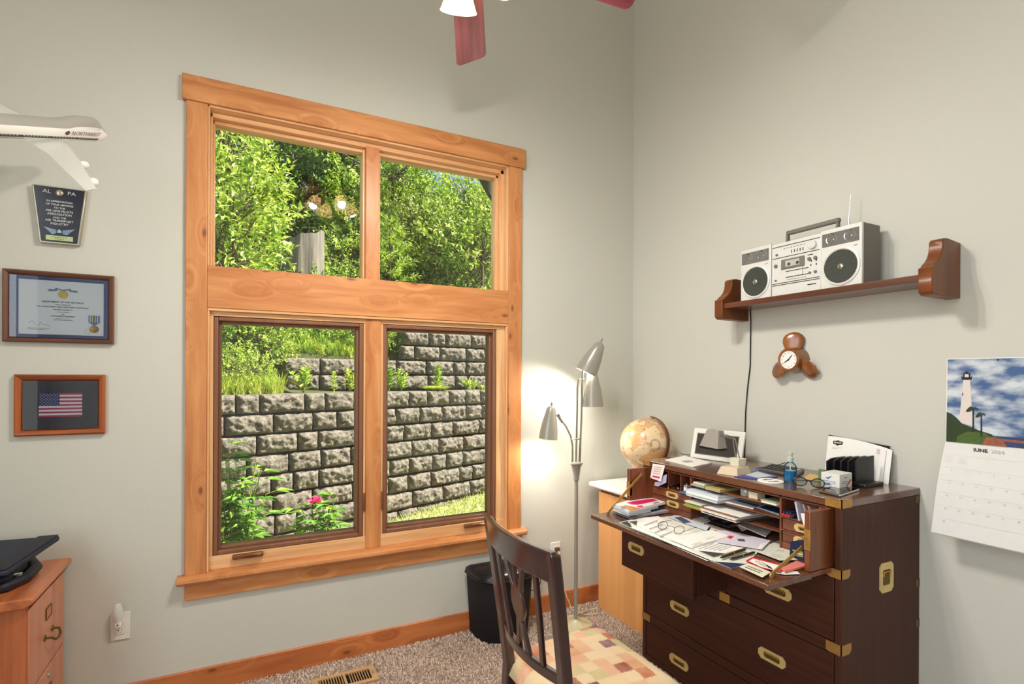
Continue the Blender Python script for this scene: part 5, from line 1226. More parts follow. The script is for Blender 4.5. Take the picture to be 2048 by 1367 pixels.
dp('brass_corner', wrapR(.770, .802, .055, .050), M_brass, 0, smooth=False)
dp('brass_corner', MB().box(X0-.0015, X0+.002, YA-.055, YA+.001, .212, .246).box(X0-.0015, X0+.04, YA-.001, YA+.0015, .212, .246), M_brass, 0)
dp('brass_corner', MB().box(X0-.0015, X0+.002, YA-.05, YA+.001, 1.022, 1.051).box(X0-.0015, X0+.04, YA-.001, YA+.0015, 1.022, 1.051), M_brass, 0)
dp('brass_corner', MB().box(X0-.0015, X0+.002, -1.260, -1.205, .500, .538), M_brass, 0)
for z in (.992, .66, .50): dp('brass_corner', MB().box(-.030, -.001, YB-.0012, YB+.002, z, z+.030), M_brassd, 0)
pull(D, (-.236, YB, .735), .088, .112, Vector((0, -1, 0)), Vector((1, 0, 0)), 1.1)
# --- the secretary drawer: bottom, sides, drop front, pigeon-hole fittings
ZB = .805; YI, YJ = -.730, -1.705          # outer faces of its sides
dp('writing_drawer_floor', MB().box(-.636, -.06, YJ, YI, .786, ZB-.002), M_mahR, .001)
fb = dp('fall_front', MB().box(-.866, -.638, -1.716, -.722, .785, ZB), M_mahX, .003)
for y in (-.775, -1.665): dp('hinge', MB().box(-.655, -.620, y-.012, y+.012, ZB-.001, ZB+.0015), M_brass, 0)
sl = dp('writing_drawer_side', MB().box(-.646, -.06, YI-.022, YI, ZB, 1.017), M_mahRV, .003)
sr = dp('writing_drawer_side', MB().box(-.634, -.06, YJ, YJ+.022, ZB, 1.017), M_mahRV, .003)
for y, par, sg in ((YI-.011, sl, 1), (YJ+.011, sr, -1)):
    mb = MB().box(-.636-(.012 if sg > 0 else 0), -.630, y-.011, y+.011, .880, .952); mb.build('catch_plate', M_brass, par, bevel=.001)
    MB().tube([(-.640, y, .925), (-.655, y-sg*.004, .925)], [.004, .006], 10).build('catch_knob', M_brass, par)
# quadrant stays
pL0 = PY(1240, 1006, -.760); pL1 = PY(1298, 943, -.760)
def stay(p, q, par):
    p = Vector(p); q = Vector(q); d = (q-p).normalized(); s = Vector((0, 1, 0)); u = d.cross(s)*.007
    mb = MB(); mb.slab([p-u, p+u, q+u, q-u], s*.004)
    mb.lathe([(.001, .004), (.009, .004), (.010, 0)], 14, Matrix.Translation(p+Vector((0, -.001, 0))) @ Matrix.Rotation(math.pi/2, 4, 'X')); return mb.build('stay_arm', M_brass, par, bevel=.001)
stay((-.790, -.762, .812), (-.575, -.762, .990), D); stay((-.800, -1.676, .812), (-.632, -1.676, .885), D)
# fittings behind, front edge at x=-.50
fx1_ = -.205
pn = dp('pigeonhole_back', MB().box(fx1_-.004, fx1_, YJ+.022, YI-.022, ZB, 1.017), M_mahR, 0)
mb = MB(); xf = -.502
for y in (-.862, -.947): mb.box(xf+.01, fx1_, y-.003, y+.003, .927, 1.017)
for y in (-1.021, -1.494): mb.box(xf, fx1_, y-.004, y+.004, ZB, 1.017)
mb.box(xf+.0, fx1_, -1.017, YI-.022, .920, .927); mb.box(xf, fx1_, -1.017, YI-.022, .878, .882)
mb.box(xf, fx1_, YJ+.022, -1.498, .934, .941); mb.box(xf, fx1_, YJ+.022, -1.498, .884, .888)
mb.box(xf, fx1_, YJ+.022, YI-.022, 1.010, 1.017)
dp('pigeonhole_divider', mb, M_mahR, .001)
mb = MB()
for z in (.975, .930, .876): mb.box(xf, fx1_, -1.490, -1.025, z-.005, z)
dp('letter_shelf', mb, M_mahR, .001)
for (y0, y1, z0, z1, pc) in ((-.757, -1.014, .884, .918, -.90), (-.757, -1.014, .838, .876, -.905), (-1.502, -1.680, .890, .932, -1.595), (-1.502, -1.680, .842, .882, -1.592)):
    d_ = MB().box(xf+.002, fx1_+.02, y1, y0, z0, z1).build('inner_drawer', M_mahR, D, bevel=.0015); pull(d_, (xf+.002, pc, (z0+z1)/2), .082, .030, ty=.7)
mb = MB().box(xf+.004, fx1_+.02, -1.017, -.754, ZB, .836).box(xf+.004, fx1_+.02, YJ+.022, -1.498, ZB, .840); dp('fitting_base', mb, M_mahR, .001)

# ------------------------------------------------------------------ flat things: polygons given where they lie on the writing surface
def gg(x, y): return (1180+x/4.096, 940+y/4.096)
def flat(name, quad, z, th, m, label, cat, group=None, prints=(), bevel=0, f=gg, tilt=None):
    pts = [PZ(*f(x, y), z) for x, y in quad]
    o = MB().slab(pts, (0, 0, th)); o = thing(o, name, m, label, cat, group, smooth=False, bevel=bevel)
    if prints:
        mb = MB(); ms = []
        for mm, q in prints:
            if mm not in ms: ms.append(mm)
            mb.poly([PZ(*f(x, y), z+th+.0006) for x, y in q], ms.index(mm))
        p_ = mb.build('print', ms, None, smooth=False); off = Vector(o.location); p_.data.transform(Matrix.Translation(-off)); p_.parent = o
    return o
def lines(a, b, c, d, n, k, gap=.3, w_=.35):      # little rows of marks inside quad a b c d (a-b along the row)
    out = []; L = lambda p, q, t: (p[0]+(q[0]-p[0])*t, p[1]+(q[1]-p[1])*t)
    rr = random.Random(int(a[0]+a[1]))
    for i in range(n):
        t0 = (i+.2)/n; t1 = t0+w_/n; l0, r0 = L(a, d, t0), L(b, c, t0); l1, r1 = L(a, d, t1), L(b, c, t1); s = 0
        while s < 1:
            e_ = min(1, s+rr.uniform(.04, .14)*k); out.append((k if isinstance(k, bpy.types.Material) else M_inkl, [L(l0, r0, s), L(l0, r0, e_), L(l1, r1, e_), L(l1, r1, s)])); s = e_+.03
    return out
Z = ZB
# desk pad and calendars
flat('desk_blotter', [(238, 432), (1156, 806), (1290, 768), (1440, 600), (760, 372), (330, 408)], Z+.0004, .003, mat('blotter', (226, 227, 212), .7), 'large desk blotter with black corner pockets covering the writing surface', 'desk pad',
     prints=[(M_navy, [(1020, 745), (1275, 765), (1160, 803)]), (M_blk, [(246, 428), (318, 412), (345, 470)]), (M_paper, [(330, 468), (372, 455), (1000, 735), (960, 742)]), (mat('blotter_edge', (140, 150, 130), .7), [(335, 478), (350, 474), (1010, 745), (1000, 750)])])
flat('desk_calendar', [(310, 425), (880, 660), (1010, 708), (1265, 640), (1000, 560), (700, 470), (560, 380), (400, 395)], Z+.004, .003, M_paper, 'desk calendar sheet pad with pale handwriting lying under the eyeglasses', 'calendar',
     prints=[(mat('pad_corner', (88, 78, 60), .6), [(318, 420), (388, 412), (380, 450)]), (mat('pad_corner_dark', (58, 62, 60), .6), [(885, 656), (1105, 680), (1010, 706)])]+lines((430, 440), (540, 400), (700, 520), (600, 560), 4, 1.2)+lines((880, 640), (1000, 595), (1180, 625), (1080, 660), 5, 1.0))
flat('newsletter', [(640, 385), (962, 498), (985, 462), (740, 375), (690, 368)], Z+.0075, .001, mat('newsprint', (208, 216, 226), .8), 'folded newsletter with a dark picture beside the eyeglasses', 'newsletter',
     prints=[(mat('news_dark', (78, 78, 110), .8, var=.4, vscale=200), [(690, 385), (770, 432), (830, 425), (745, 378)]), (M_blk, [(954, 492), (962, 497), (985, 464), (977, 462)])])
flat('thick_envelope', [(655, 568), (838, 640), (1142, 552), (1000, 502)], Z+.008, .008, M_paper, 'thick white envelope lying in the middle of the writing surface', 'envelope', prints=lines((830, 605), (900, 582), (930, 592), (860, 616), 2, 1)+lines((940, 560), (1010, 540), (1030, 548), (965, 568), 2, 1))
flat('mailer_envelope', [(1045, 590), (1408, 650), (1480, 578), (1150, 500), (1000, 488)], Z+.012, .002, mat('mailer_lilac', (222, 214, 228), .7), 'white mail envelope with a red flash and a dark stamp', 'envelope',
     prints=[(M_red, [(1085, 520), (1178, 540), (1150, 562), (1120, 545)]), (M_red, [(1000, 490), (1035, 488), (1035, 498), (1005, 498)]), (mat('stamp_dark', (96, 92, 92), .8), [(1205, 560), (1262, 562), (1275, 582), (1215, 578)]), (M_paper, [(1400, 600), (1460, 585), (1405, 645), (1370, 640)])])
flat('picture_card', [(930, 402), (1170, 480), (1232, 470), (1310, 415), (1035, 368), (985, 372)], Z+.0045, .003, mat('card_dark', (44, 56, 74), .3, var=.4, vscale=40), 'glossy dark picture card with small orange and white figures', 'card',
     prints=[(mat('figures', (196, 130, 96), .5, var=.8, vscale=300), [(985, 390), (1060, 380), (1070, 398), (1000, 408)]), (MATS['figures'] if 'figures' in MATS else M_red, [(1075, 412), (1140, 402), (1150, 424), (1085, 432)]), (MATS.get('figures', M_red), [(1140, 448), (1205, 430), (1225, 455), (1165, 466)]), (mat('card_blue', (120, 150, 176), .4), [(960, 410), (1140, 462), (1150, 470), (950, 412)])])
flat('folded_letter', [(1215, 450), (1440, 548), (1552, 440), (1355, 402)], Z+.020, .004, M_paper, 'white folded letter lying tilted below the right pigeonholes', 'letter', prints=[(mat('letter_fold', (214, 216, 216), .8), [(1338, 412), (1355, 404), (1550, 441), (1530, 452)])])
flat('loose_paper', [(1200, 448), (1250, 500), (1320, 470), (1260, 430)], Z+.017, .002, M_paper, 'small white paper sticking out to the left under the folded letter', 'paper')
flat('note_sheet', [(1290, 640), (1560, 740), (1705, 735), (1640, 590), (1490, 575)], Z+.005, .002, mat('note_paper', (220, 222, 206), .8), 'cream sheet with a faint pencil sketch at the right of the writing surface', 'paper',
     prints=lines((1480, 680), (1560, 690), (1590, 720), (1500, 712), 2, 1)+[(M_inkl, [(1530, 655), (1560, 648), (1562, 651), (1532, 658)]), (M_inkl, [(1560, 660), (1590, 655), (1592, 659), (1562, 664)])])
flat('lower_note', [(1340, 600), (1500, 570), (1640, 590), (1640, 610), (1480, 600)], Z+.0045, .0015, M_paperb, 'white sheet behind the sketch note, touching the right wall of the drawer', 'paper')
flat('red_photo_card', [(1275, 742), (1330, 712), (1590, 778), (1560, 836), (1400, 800)], Z+.008, .0015, M_red, 'red bordered card with a dark picture, near the front right corner', 'card', prints=[(M_paper, [(1300, 742), (1335, 722), (1570, 782), (1545, 826), (1400, 790)]), (M_photo, [(1345, 745), (1385, 735), (1480, 790), (1500, 812), (1420, 785)])])
flat('business_card', [(1222, 790), (1412, 878), (1482, 835), (1300, 762)], Z+.010, .0012, M_paper2, 'cream printed card with black lettering at the front right corner', 'card',
     prints=[(M_ink, q) for _, q in lines((1265, 795), (1385, 842), (1425, 822), (1305, 775), 2, 1.4)])
flat('pink_envelope', [(1560, 815), (1605, 838), (1760, 795), (1755, 770), (1690, 752)], Z+.006, .006, mat('coral_paper', (228, 130, 118), .7), 'coral pink envelope by the right wall of the drawer', 'envelope')
flat('white_slip', [(1520, 842), (1590, 855), (1720, 850), (1700, 828), (1560, 820)], Z+.003, .001, M_paper, 'white paper slip under the pink envelope', 'paper')
# magazines at the left
hh = lambda x, y: (1220+x/9.309, 980+y/9.309)
flat('catalogue', [(55, 415), (375, 538), (1200, 392), (960, 312)], Z+.003, .011, mat('cat_grey', (176, 178, 190), .35, var=.15, vscale=30), 'grey covered magazine at the bottom of the left magazine stack', 'magazine', f=hh, prints=[(mat('cat_teal', (110, 136, 150), .4, var=.3), [(500, 440), (700, 345), (900, 325), (980, 345), (700, 420)])])
flat('catalogue', [(12, 358), (345, 490), (760, 400), (700, 330)], Z+.0155, .011, M_paper, 'white magazine page sticking out at the left of the magazine stack', 'magazine', f=hh)
flat('catalogue', [(60, 330), (345, 458), (900, 330), (760, 260)], Z+.0275, .011, M_paperb, 'pale blue magazine second from the top of the left stack', 'magazine', f=hh)
flat('catalogue', [(100, 298), (375, 408), (1072, 248), (790, 150), (460, 190)], Z+.0395, .012, M_paper, 'magazine with a bright pink banner on top of the left stack', 'magazine', f=hh,
     prints=[(M_pink, [(300, 225), (470, 195), (790, 152), (900, 188), (520, 268), (400, 262)]), (M_pink, [(490, 298), (540, 282), (600, 282), (625, 298), (590, 315), (520, 312)]), (mat('mag_people', (196, 140, 90), .5, var=.6, vscale=150), [(180, 300), (300, 275), (430, 300), (560, 330), (570, 350), (380, 398), (330, 340)]), (M_ink, [(805, 235), (905, 212), (920, 222), (820, 245)])])
flat('dark_booklet', [(60, 405), (350, 510), (500, 480), (300, 380)], Z+.0145, .0008, M_blk, 'thin black booklet peeking out of the left magazine stack', 'booklet', f=hh)
# papers under the letter shelves
flat('teal_paper', [(755, 342), (940, 398), (1010, 372), (850, 322)], Z+.009, .002, mat('teal_paper', (170, 204, 210), .7), 'pale teal sheet under the left end of the letter shelves', 'paper')
flat('receipt_stack', [(748, 362), (930, 440), (990, 420), (960, 395), (800, 345)], Z+.006, .002, M_paper, 'stack of white receipts lying under the teal sheet', 'paper')
flat('blue_brochure', [(1300, 400), (1410, 428), (1550, 440), (1540, 385), (1420, 372)], Z+.010, .003, M_paperb, 'pale blue brochure behind the folded letter', 'brochure')
flat('brown_folder', [(1450, 545), (1475, 600), (1560, 560), (1560, 480), (1520, 480)], Z+.008, .003, mat('folder_brown', (120, 84, 60), .7), 'dark brown folder edge by the right pigeonhole divider', 'folder')
# pens
def pen(p, q, r, z, m, m2, label):
    a = PZ(*gg(*p), z); b = PZ(*gg(*q), z); R = empty('pen', tuple(a.lerp(b, .5)), label, 'pen')
    MB().tube([a, a.lerp(b, .06), a.lerp(b, .12), a.lerp(b, .95), b], [r*.2, r*.6, r, r, r*.7], 12).build('barrel', m, R)
    MB().tube([a.lerp(b, .62)+Vector((0, 0, r*1.1)), a.lerp(b, .95)+Vector((0, 0, r*1.1))], .0012, 6).build('clip', m2, R)
    MB().tube([a.lerp(b, .50), a.lerp(b, .53)], r*1.12, 12).build('band', m2, R)
pen((1065, 716), (1270, 648), .006, Z+.0135, mat('pen_bronze', (96, 78, 52), .3, .7), M_brass, 'bronze pen, the left of the two pens on the blotter')
pen((1142, 730), (1348, 672), .0045, Z+.0105, mat('pen_dark', (60, 40, 34), .3, .2), M_brass, 'slim dark pen, the right of the two pens on the blotter')
# eyeglasses
def spectacles(base, cen, sx_, r1, lab, m, lensm, k=1, H=.012, asp=.85, th=.0012):
    R = empty(base[0], tuple(cen[0]), lab, 'glasses')
    ax_ = (cen[1]-cen[0]).normalized(); up = (cen[2]-cen[0]); up = (up-ax_*up.dot(ax_)).normalized()
    fr = MB(); ends = []
    for c in (cen[0], cen[1]):
        loop = [c+ax_*math.cos(a)*r1+up*math.sin(a)*r1*asp for a in [i*2*math.pi/28 for i in range(29)]]; fr.tube(loop, th, 6)
        MB().poly(loop[:-1]).build('lens', lensm, R, smooth=False)
    a = cen[0]+ax_*r1; b = cen[1]-ax_*r1; n = ax_.cross(up); fr.tube([a+up*.003, (a+b)/2+up*.006+n*.004*k, b+up*.003], th, 6); fr.build('rim', m, R)
    for c, sg in ((cen[0], -1), (cen[1], 1)):
        s = c+ax_*sg*r1; tdir = base[1]; MB().tube([s, s+ax_*sg*.004, s+ax_*sg*.004+tdir*.09, s+ax_*sg*.002+tdir*.12+Vector((0, 0, -.006))], th*.9, 6).build('temple', m, R)
    return R
c0 = PZ(*hh(985, 650), Z+.024); c1 = PZ(*hh(1285, 735), Z+.024); cu = PZ(*hh(1060, 560), Z+.040)
axx = (c1-c0).normalized(); upv = Vector((0, 0, .62))+Vector((.75, -.1, 0)); cu = c0+upv*.03
td = (Vector((.78, .25, -.02))).normalized()
spectacles(('eyeglasses', td), (c0, c1, cu), 1, .0235, 'thin wire-rimmed eyeglasses lying open on the desk calendar', mat('wire_rim', (70, 62, 50), .3, .8), M_lens, 1, asp=.9)

# ------------------------------------------------------------------ things on the letter shelves and in the pigeonholes
def bx(name, x0, x1, y0, y1, z0, z1, m, label, cat, group=None, rot=0, bevel=0):
    o = thing(MB().box(x0, x1, y0, y1, z0, z1), name, m, label, cat, group, smooth=False, bevel=bevel)
    if rot: 
        c = Vector(((x0+x1)/2, (y0+y1)/2, z0)); o.rotation_euler[2] = math.radians(rot)
    return o
def pile(name, xs, y0, y1, z, items, label, cat, group):
    rr = random.Random(int(abs(y0)*1000+z*100))
    for i, (th, m, lab) in enumerate(items):
        dx = rr.uniform(-.008, .008); dy = rr.uniform(-.008, .008)
        bx(name, xs[0]+dx, xs[1]+dx, y0+dy, y1+dy, z, z+th, m, lab, cat, group, rot=rr.uniform(-2, 2), bevel=.0005); z += th+.0006
# top shelf z .975
bx('chequebook', -.515, -.36, -1.035, -1.115, .976, .984, mat('cheque_green', (170, 176, 150), .7), 'greenish chequebook at the left end of the top letter shelf', 'chequebook', bevel=.001)
bx('chequebook', -.505, -.35, -1.040, -1.110, .9845, .993, M_paper2, 'cream chequebook lying on the greenish one on the top letter shelf', 'chequebook', bevel=.001)
bx('notebook', -.525, -.38, -1.130, -1.215, .976, .990, mat('notebook_tan', (186, 168, 110), .6), 'thick tan notebook on the top letter shelf, right of the chequebooks', 'notebook', bevel=.001)
o = thing(MB().lathe([(.001, 0), (.022, 0), (.024, .003), (.024, .026), (.022, .030), (.001, .030)], 24, Matrix.Translation((-.46, -1.300, .9755))), 'tape_roll', mat('clear_grey', (176, 184, 180), .15, .2), 'clear round container on the top letter shelf', 'container')
bx('small_box', -.49, -.44, -1.335, -1.378, .976, 1.004, mat('box_cream', (222, 208, 178), .6), 'small cream cardboard box on the top letter shelf beside the clear container', 'box', bevel=.001)
bx('note_pad', -.510, -.40, -1.412, -1.482, .976, .981, M_paper, 'white note pad at the right end of the top letter shelf', 'note pad')
bx('note_pad', -.505, -.40, -1.405, -1.475, .9815, .986, mat('pad_green', (170, 178, 140), .7), 'green-grey pad lying on the white note pad', 'note pad')
# second shelf z .930
pile('envelope', (-.545, -.33), -1.215, -1.030, .931, [(.006, M_paperb, 'bluish envelope at the bottom of the tall left pile on the letter shelves'), (.004, M_paper2, 'cream envelope in the tall left pile on the letter shelves'), (.010, M_paper, 'thick bundle of white envelopes in the tall left pile'), (.009, M_paperb, 'top bundle of pale envelopes in the tall left pile')], '', 'envelope', 'pile of envelopes on the upper letter shelf')
flat('large_envelope', [(985, 235), (1335, 318), (1425, 280), (1130, 205)], .931, .003, M_paper, 'large white envelope with a blue band sticking out over the lower shelf', 'envelope', prints=[(M_blue, [(1090, 218), (1130, 212), (1395, 288), (1365, 298)])])
flat('travel_brochure', [(1362, 305), (1550, 368), (1550, 300), (1440, 280)], .931, .003, M_paper, 'white edged blue brochure at the right end of the letter shelves', 'brochure', prints=[(mat('brochure_blue', (40, 92, 136), .4, var=.5, vscale=60), [(1385, 302), (1548, 352), (1548, 302), (1440, 284)])])
# third shelf z .876
pile('folder', (-.545, -.33), -1.135, -1.030, .877, [(.006, M_orange, 'bright orange folder at the bottom of the left pile on the lowest letter shelf'), (.006, M_green, 'yellow-green folder lying on the orange one'), (.004, M_green, 'second yellow-green folder in the left pile'), (.007, M_paperb, 'pale blue folded paper on the green folders'), (.006, M_paper2, 'cream papers at the top of the lower left pile')], '', 'folder', 'coloured folders on the lowest letter shelf')
pile('magazine', (-.560, -.30), -1.345, -1.150, .877, [(.005, M_paper, 'white magazine at the bottom of the middle pile on the lowest letter shelf'), (.005, M_photo, 'picture magazine second from the bottom of the middle pile'), (.004, M_paper, 'white paper in the middle of the middle pile'), (.005, M_paper2, 'cream magazine in the middle pile on the lowest letter shelf'), (.004, mat('mag_brown', (146, 100, 84), .5, var=.4), 'brown covered magazine near the top of the middle pile'), (.004, M_paper, 'white magazine on top of the middle pile')], '', 'magazine', 'magazines on the lowest letter shelf')
# left pigeonholes
hc = lambda x, y: (1160+x/5.259, 820+y/5.259)
pts = [PX(*hc(*q), -.530) for q in ((765, 560), (893, 580), (850, 750), (738, 708))]
o = thing(MB().slab(pts, (.001, 0, 0)), 'hanging_card', M_paper, 'white card with red lettering clipped to the left front corner of the chest', 'card', smooth=False)
mb = MB()
mp_ = [[PX(*hc(*q), -.5305) for q in qq] for qq in (((765, 685), (840, 700), (836, 718), (762, 700)),)]
mb.poly(mp_[0], 0)
for k in range(4):
    mb.poly([PX(*hc(*q), -.5305) for q in ((785-6*k, 590+22*k), (860-6*k, 602+22*k), (858-6*k, 608+22*k), (784-6*k, 596+22*k))], 1)
p_ = mb.build('print', [M_pink, mat('salmon_ink', (220, 140, 120), .7)], None, smooth=False); p_.data.transform(Matrix.Translation(-Vector(o.location))); p_.parent = o
pts = [PX(*hc(*q), -.520) for q in ((870, 690), (912, 672), (905, 760), (820, 800), (780, 790), (788, 755), (845, 748))]
thing(MB().slab(pts, (.002, 0, 0)), 'lilac_paper', mat('lilac_paper', (190, 188, 220), .8), 'folded lilac paper behind the hanging card', 'paper', smooth=False)
mb = MB()
for k, (y, z) in enumerate(((-.885, .932), (-.900, .934), (-.915, .931), (-.928, .937))): mb.tube([(-.505, y, z), (-.40, y+.01, z+.006)], .0045, 8)
for k, (y, z) in enumerate(((-.880, .934), (-.897, .945), (-.915, .935), (-.928, .940))):
    o = thing(MB().tube([(-.508+.006*k, y, z), (-.44, y+.004, z+.003), (-.38, y+.008, z+.006)], [.005, .0045, .004], 10), 'marker_pen', [M_chrome, M_blk, M_blk, M_chrome][k], 'dark marker pen lying in the left pigeonhole', 'pen', 'marker pens in the left pigeonhole')
R = empty('ink_bottle', (-.49, -.985, .928), 'small glass ink bottle in the narrow pigeonhole', 'bottle')
MB().box(-.500, -.478, -.996, -.974, .933, .965).build('bottle', mat('ink_glass', (150, 150, 156), .15), R, bevel=.003)
MB().box(-.5005, -.499, -.994, -.976, .937, .955).build('label', M_paper, R); MB().cyl((-.489, -.985, .965), (-.489, -.985, .974), .007).build('cap', M_chrome, R)
bx('blue_card', -.516, -.45, -1.012, -.960, .928, .932, M_blue, 'small blue card under the ink bottle', 'card')
# right pigeonhole
for k, (y, z, m, c_) in enumerate(((-1.507, .947, M_red, 'red'), (-1.519, .946, M_red, 'red'), (-1.531, .947, M_red, 'red'), (-1.512, .957, M_navy, 'navy blue'), (-1.526, .957, mat('pen_green', (24, 70, 66), .4), 'dark green'), (-1.541, .948, MATS['pen_green'], 'dark green'), (-1.538, .960, M_navy, 'navy blue'), (-1.549, .950, M_navy, 'navy blue'))):
    thing(MB().tube([(-.506, y, z), (-.42, y, z+.002), (-.36, y, z+.003)], [.0052, .005, .004], 10), 'coloured_pencil', m, c_+' pencil in the right pigeonhole', 'pencil', c_+' pencils in the right pigeonhole')
for k, (y, dy, m, h, lab) in enumerate(((-1.562, -.016, mat('booklet_lilac', (206, 200, 224), .7), .068, 'lilac booklet standing in the right pigeonhole'), (-1.583, -.022, mat('booklet_brown', (176, 140, 122), .7), .062, 'brown edged booklet standing in the right pigeonhole'), (-1.604, -.024, mat('booklet_rose', (170, 130, 124), .7), .060, 'rose coloured booklet standing in the right pigeonhole'), (-1.650, -.006, M_paperb, .064, 'white booklet at the far right of the right pigeonhole'))):
    z0 = .942; thing(MB().slab([(-.515 if k == 0 else -.50, y, z0+h), (-.515 if k == 0 else -.50, y-.007, z0+h), (-.515 if k == 0 else -.50, y-.007+dy, z0), (-.515 if k == 0 else -.50, y+dy, z0)], (.10, 0, 0)), 'booklet', m, lab, 'booklet', smooth=False)
pts = [PX(*e_, -.545) for e_ in ((1601, 1026), (1611, 1026), (1611, 1050), (1606.5, 1048))]
thing(MB().slab(pts, (.002, 0, 0)), 'white_envelope', M_paper, 'narrow white envelope hanging out of the right pigeonhole behind the drawer side', 'envelope', smooth=False)
pts = [PX(*g6_, -.60) for g6_ in ((1581, 1082), (1609, 1078.5), (1609, 1124), (1579, 1111))]
o = thing(MB().slab(pts, (.004, 0, 0)), 'postcard', M_navy, 'dark postcard with green and cream stripes leaning by the right drawer side', 'postcard', smooth=False)
mb = MB()
for k in range(3): mb.poly([PX(1585+4*k, 1098+5*k, -.6006), PX(1606, 1103+4*k, -.6006), PX(1606, 1106+4*k, -.6006), PX(1585+4*k, 1101+5*k, -.6006)], k % 2)
p_ = mb.build('print', [M_green, M_paper2], None, smooth=False); p_.data.transform(Matrix.Translation(-Vector(o.location))); p_.parent = o

# ------------------------------------------------------------------ on top of the chest
T1 = 1.0505
ft = lambda u, v: (u, v)
flat('magazine', [(1330, 920), (1370, 912), (1425, 926), (1386, 934)], T1, .004, M_paper, 'white booklet lying on the left of the chest top', 'booklet', f=ft, prints=[(M_inkl, [(1362, 921), (1378, 919.5), (1388, 923), (1372, 925)])])
# digital photo frame leaning back
PF = empty('photo_frame', (-.2, -.89, T1), 'white digital picture frame with a dark screen behind the small desk lamp', 'picture frame')
bl, br = Vector((-.236, -.755, T1)), Vector((-.178, -1.038, T1)); wv = (br-bl); nn = Vector((wv.y, -wv.x, 0)).normalized()
if nn.x > 0: nn = -nn
hv = Vector((0, 0, .158))-nn*.042
MB().slab([bl, br, br+hv, bl+hv], -nn*.016).build('frame_body', M_white, PF, bevel=.005, seg=3)
sa, sb = .09, .12; a, b = bl.lerp(br, sa), bl.lerp(br, 1-sa)
MB().slab([a+hv*.15+nn*.0006, b+hv*.15+nn*.0006, b+hv*.85+nn*.0006, a+hv*.85+nn*.0006], nn*.0012).build('bezel', M_silvd, PF)
a, b = bl.lerp(br, sa+.015), bl.lerp(br, 1-sa-.015)
MB().slab([a+hv*.175+nn*.0018, b+hv*.175+nn*.0018, b+hv*.825+nn*.0018, a+hv*.825+nn*.0018], nn*.0008).build('screen', mat('dark_screen', (66, 64, 60), .25), PF)
MB().slab([bl.lerp(br, .45)+hv*.7-nn*.016, bl.lerp(br, .55)+hv*.7-nn*.016, bl.lerp(br, .55)-nn*.10, bl.lerp(br, .45)-nn*.10], -nn*.003).build('stand_leg', M_blk, PF)
thing(MB().tube([bl.lerp(br, .1)-nn*.02+Vector((0, 0, .02)), bl-nn*.06+Vector((0, .03, .004)), bl-nn*.03+Vector((0, .07, .004)), bl-nn*.06+Vector((0, .12, .004))], .0018, 6), 'thin_cable', M_blk, 'thin black cable behind the white picture frame', 'cable')
# little folding desk lamp
DL = empty('desk_lamp', (-.37, -1.20, T1), 'small folding desk lamp with a tapered grey shade and a cream wedge base', 'lamp')
M_lb = mat('lamp_beige', (214, 196, 166), .5); M_lh = mat('lamp_head_grey', (160, 154, 146), .45)
b0 = [(-.490, -1.165), (-.470, -1.262), (-.345, -1.235), (-.360, -1.140)]; b1 = [(-.470, -1.172), (-.455, -1.248), (-.355, -1.226), (-.366, -1.150)]
MB().loft([[(x, y, T1) for x, y in b0][::-1], [(x, y, T1+.034) for x, y in b1][::-1]]).build('base', M_lb, DL, bevel=.002, smooth=False)
cx_, cy2 = -.400, -1.205
MB().loft([[(cx_+a*w1, cy2+b*w1, z) for a, b in ((-1, -1), (1, -1), (1, 1), (-1, 1))] for z, w1 in ((T1+.034, .022), (T1+.070, .027))]).build('swivel_block', M_paper2, DL, bevel=.002)
el = PX(1469, 878, -.385); el = Vector((-.385, el.y, el.z)); bt = Vector((cx_, cy2, T1+.068))
MB().tube([bt+Vector((0, .010, 0)), el+Vector((0, .008, -.004))], .0025, 8).build('lower_arm', M_silvd, DL); MB().tube([bt+Vector((0, -.010, 0)), el+Vector((0, -.004, 0))], .0025, 8).build('lower_arm', M_silvd, DL)
hdp = PX(1442, 870, -.36); MB().tube([el, Vector((-.36, hdp.y, hdp.z))], .003, 8).build('upper_arm', M_silvd, DL); MB().tube([el+Vector((0, 0, .008)), Vector((-.36, hdp.y, hdp.z+.010))], .002, 8).build('upper_arm', M_silvd, DL)
MB().sphere(el, .006, 12, 8).build('elbow', M_silvd, DL)
xh = -.36
def hp(u, v, dx=0): p = PX(u, v, xh+dx); return Vector((xh+dx, p.y, p.z))
T4 = [hp(1417, 858), hp(1441, 861)]; B4 = [hp(1407, 890), hp(1443.5, 897)]
top_ = [T4[0]+Vector((-.012, 0, 0)), T4[1]+Vector((-.012, 0, 0)), T4[1]+Vector((.022, 0, 0)), T4[0]+Vector((.022, 0, 0))]
bot_ = [B4[0]+Vector((-.028, 0, 0)), B4[1]+Vector((-.028, 0, 0)), B4[1]+Vector((.035, 0, 0)), B4[0]+Vector((.035, 0, 0))]
MB().loft([bot_, top_]).build('shade', M_lh, DL, smooth=False, bevel=.001)
MB().loft([[p+Vector((0, 0, -.010)) for p in bot_], [p+Vector((0, 0, -.0005)) for p in bot_]]).build('shade_rim', M_blk, DL, smooth=False)
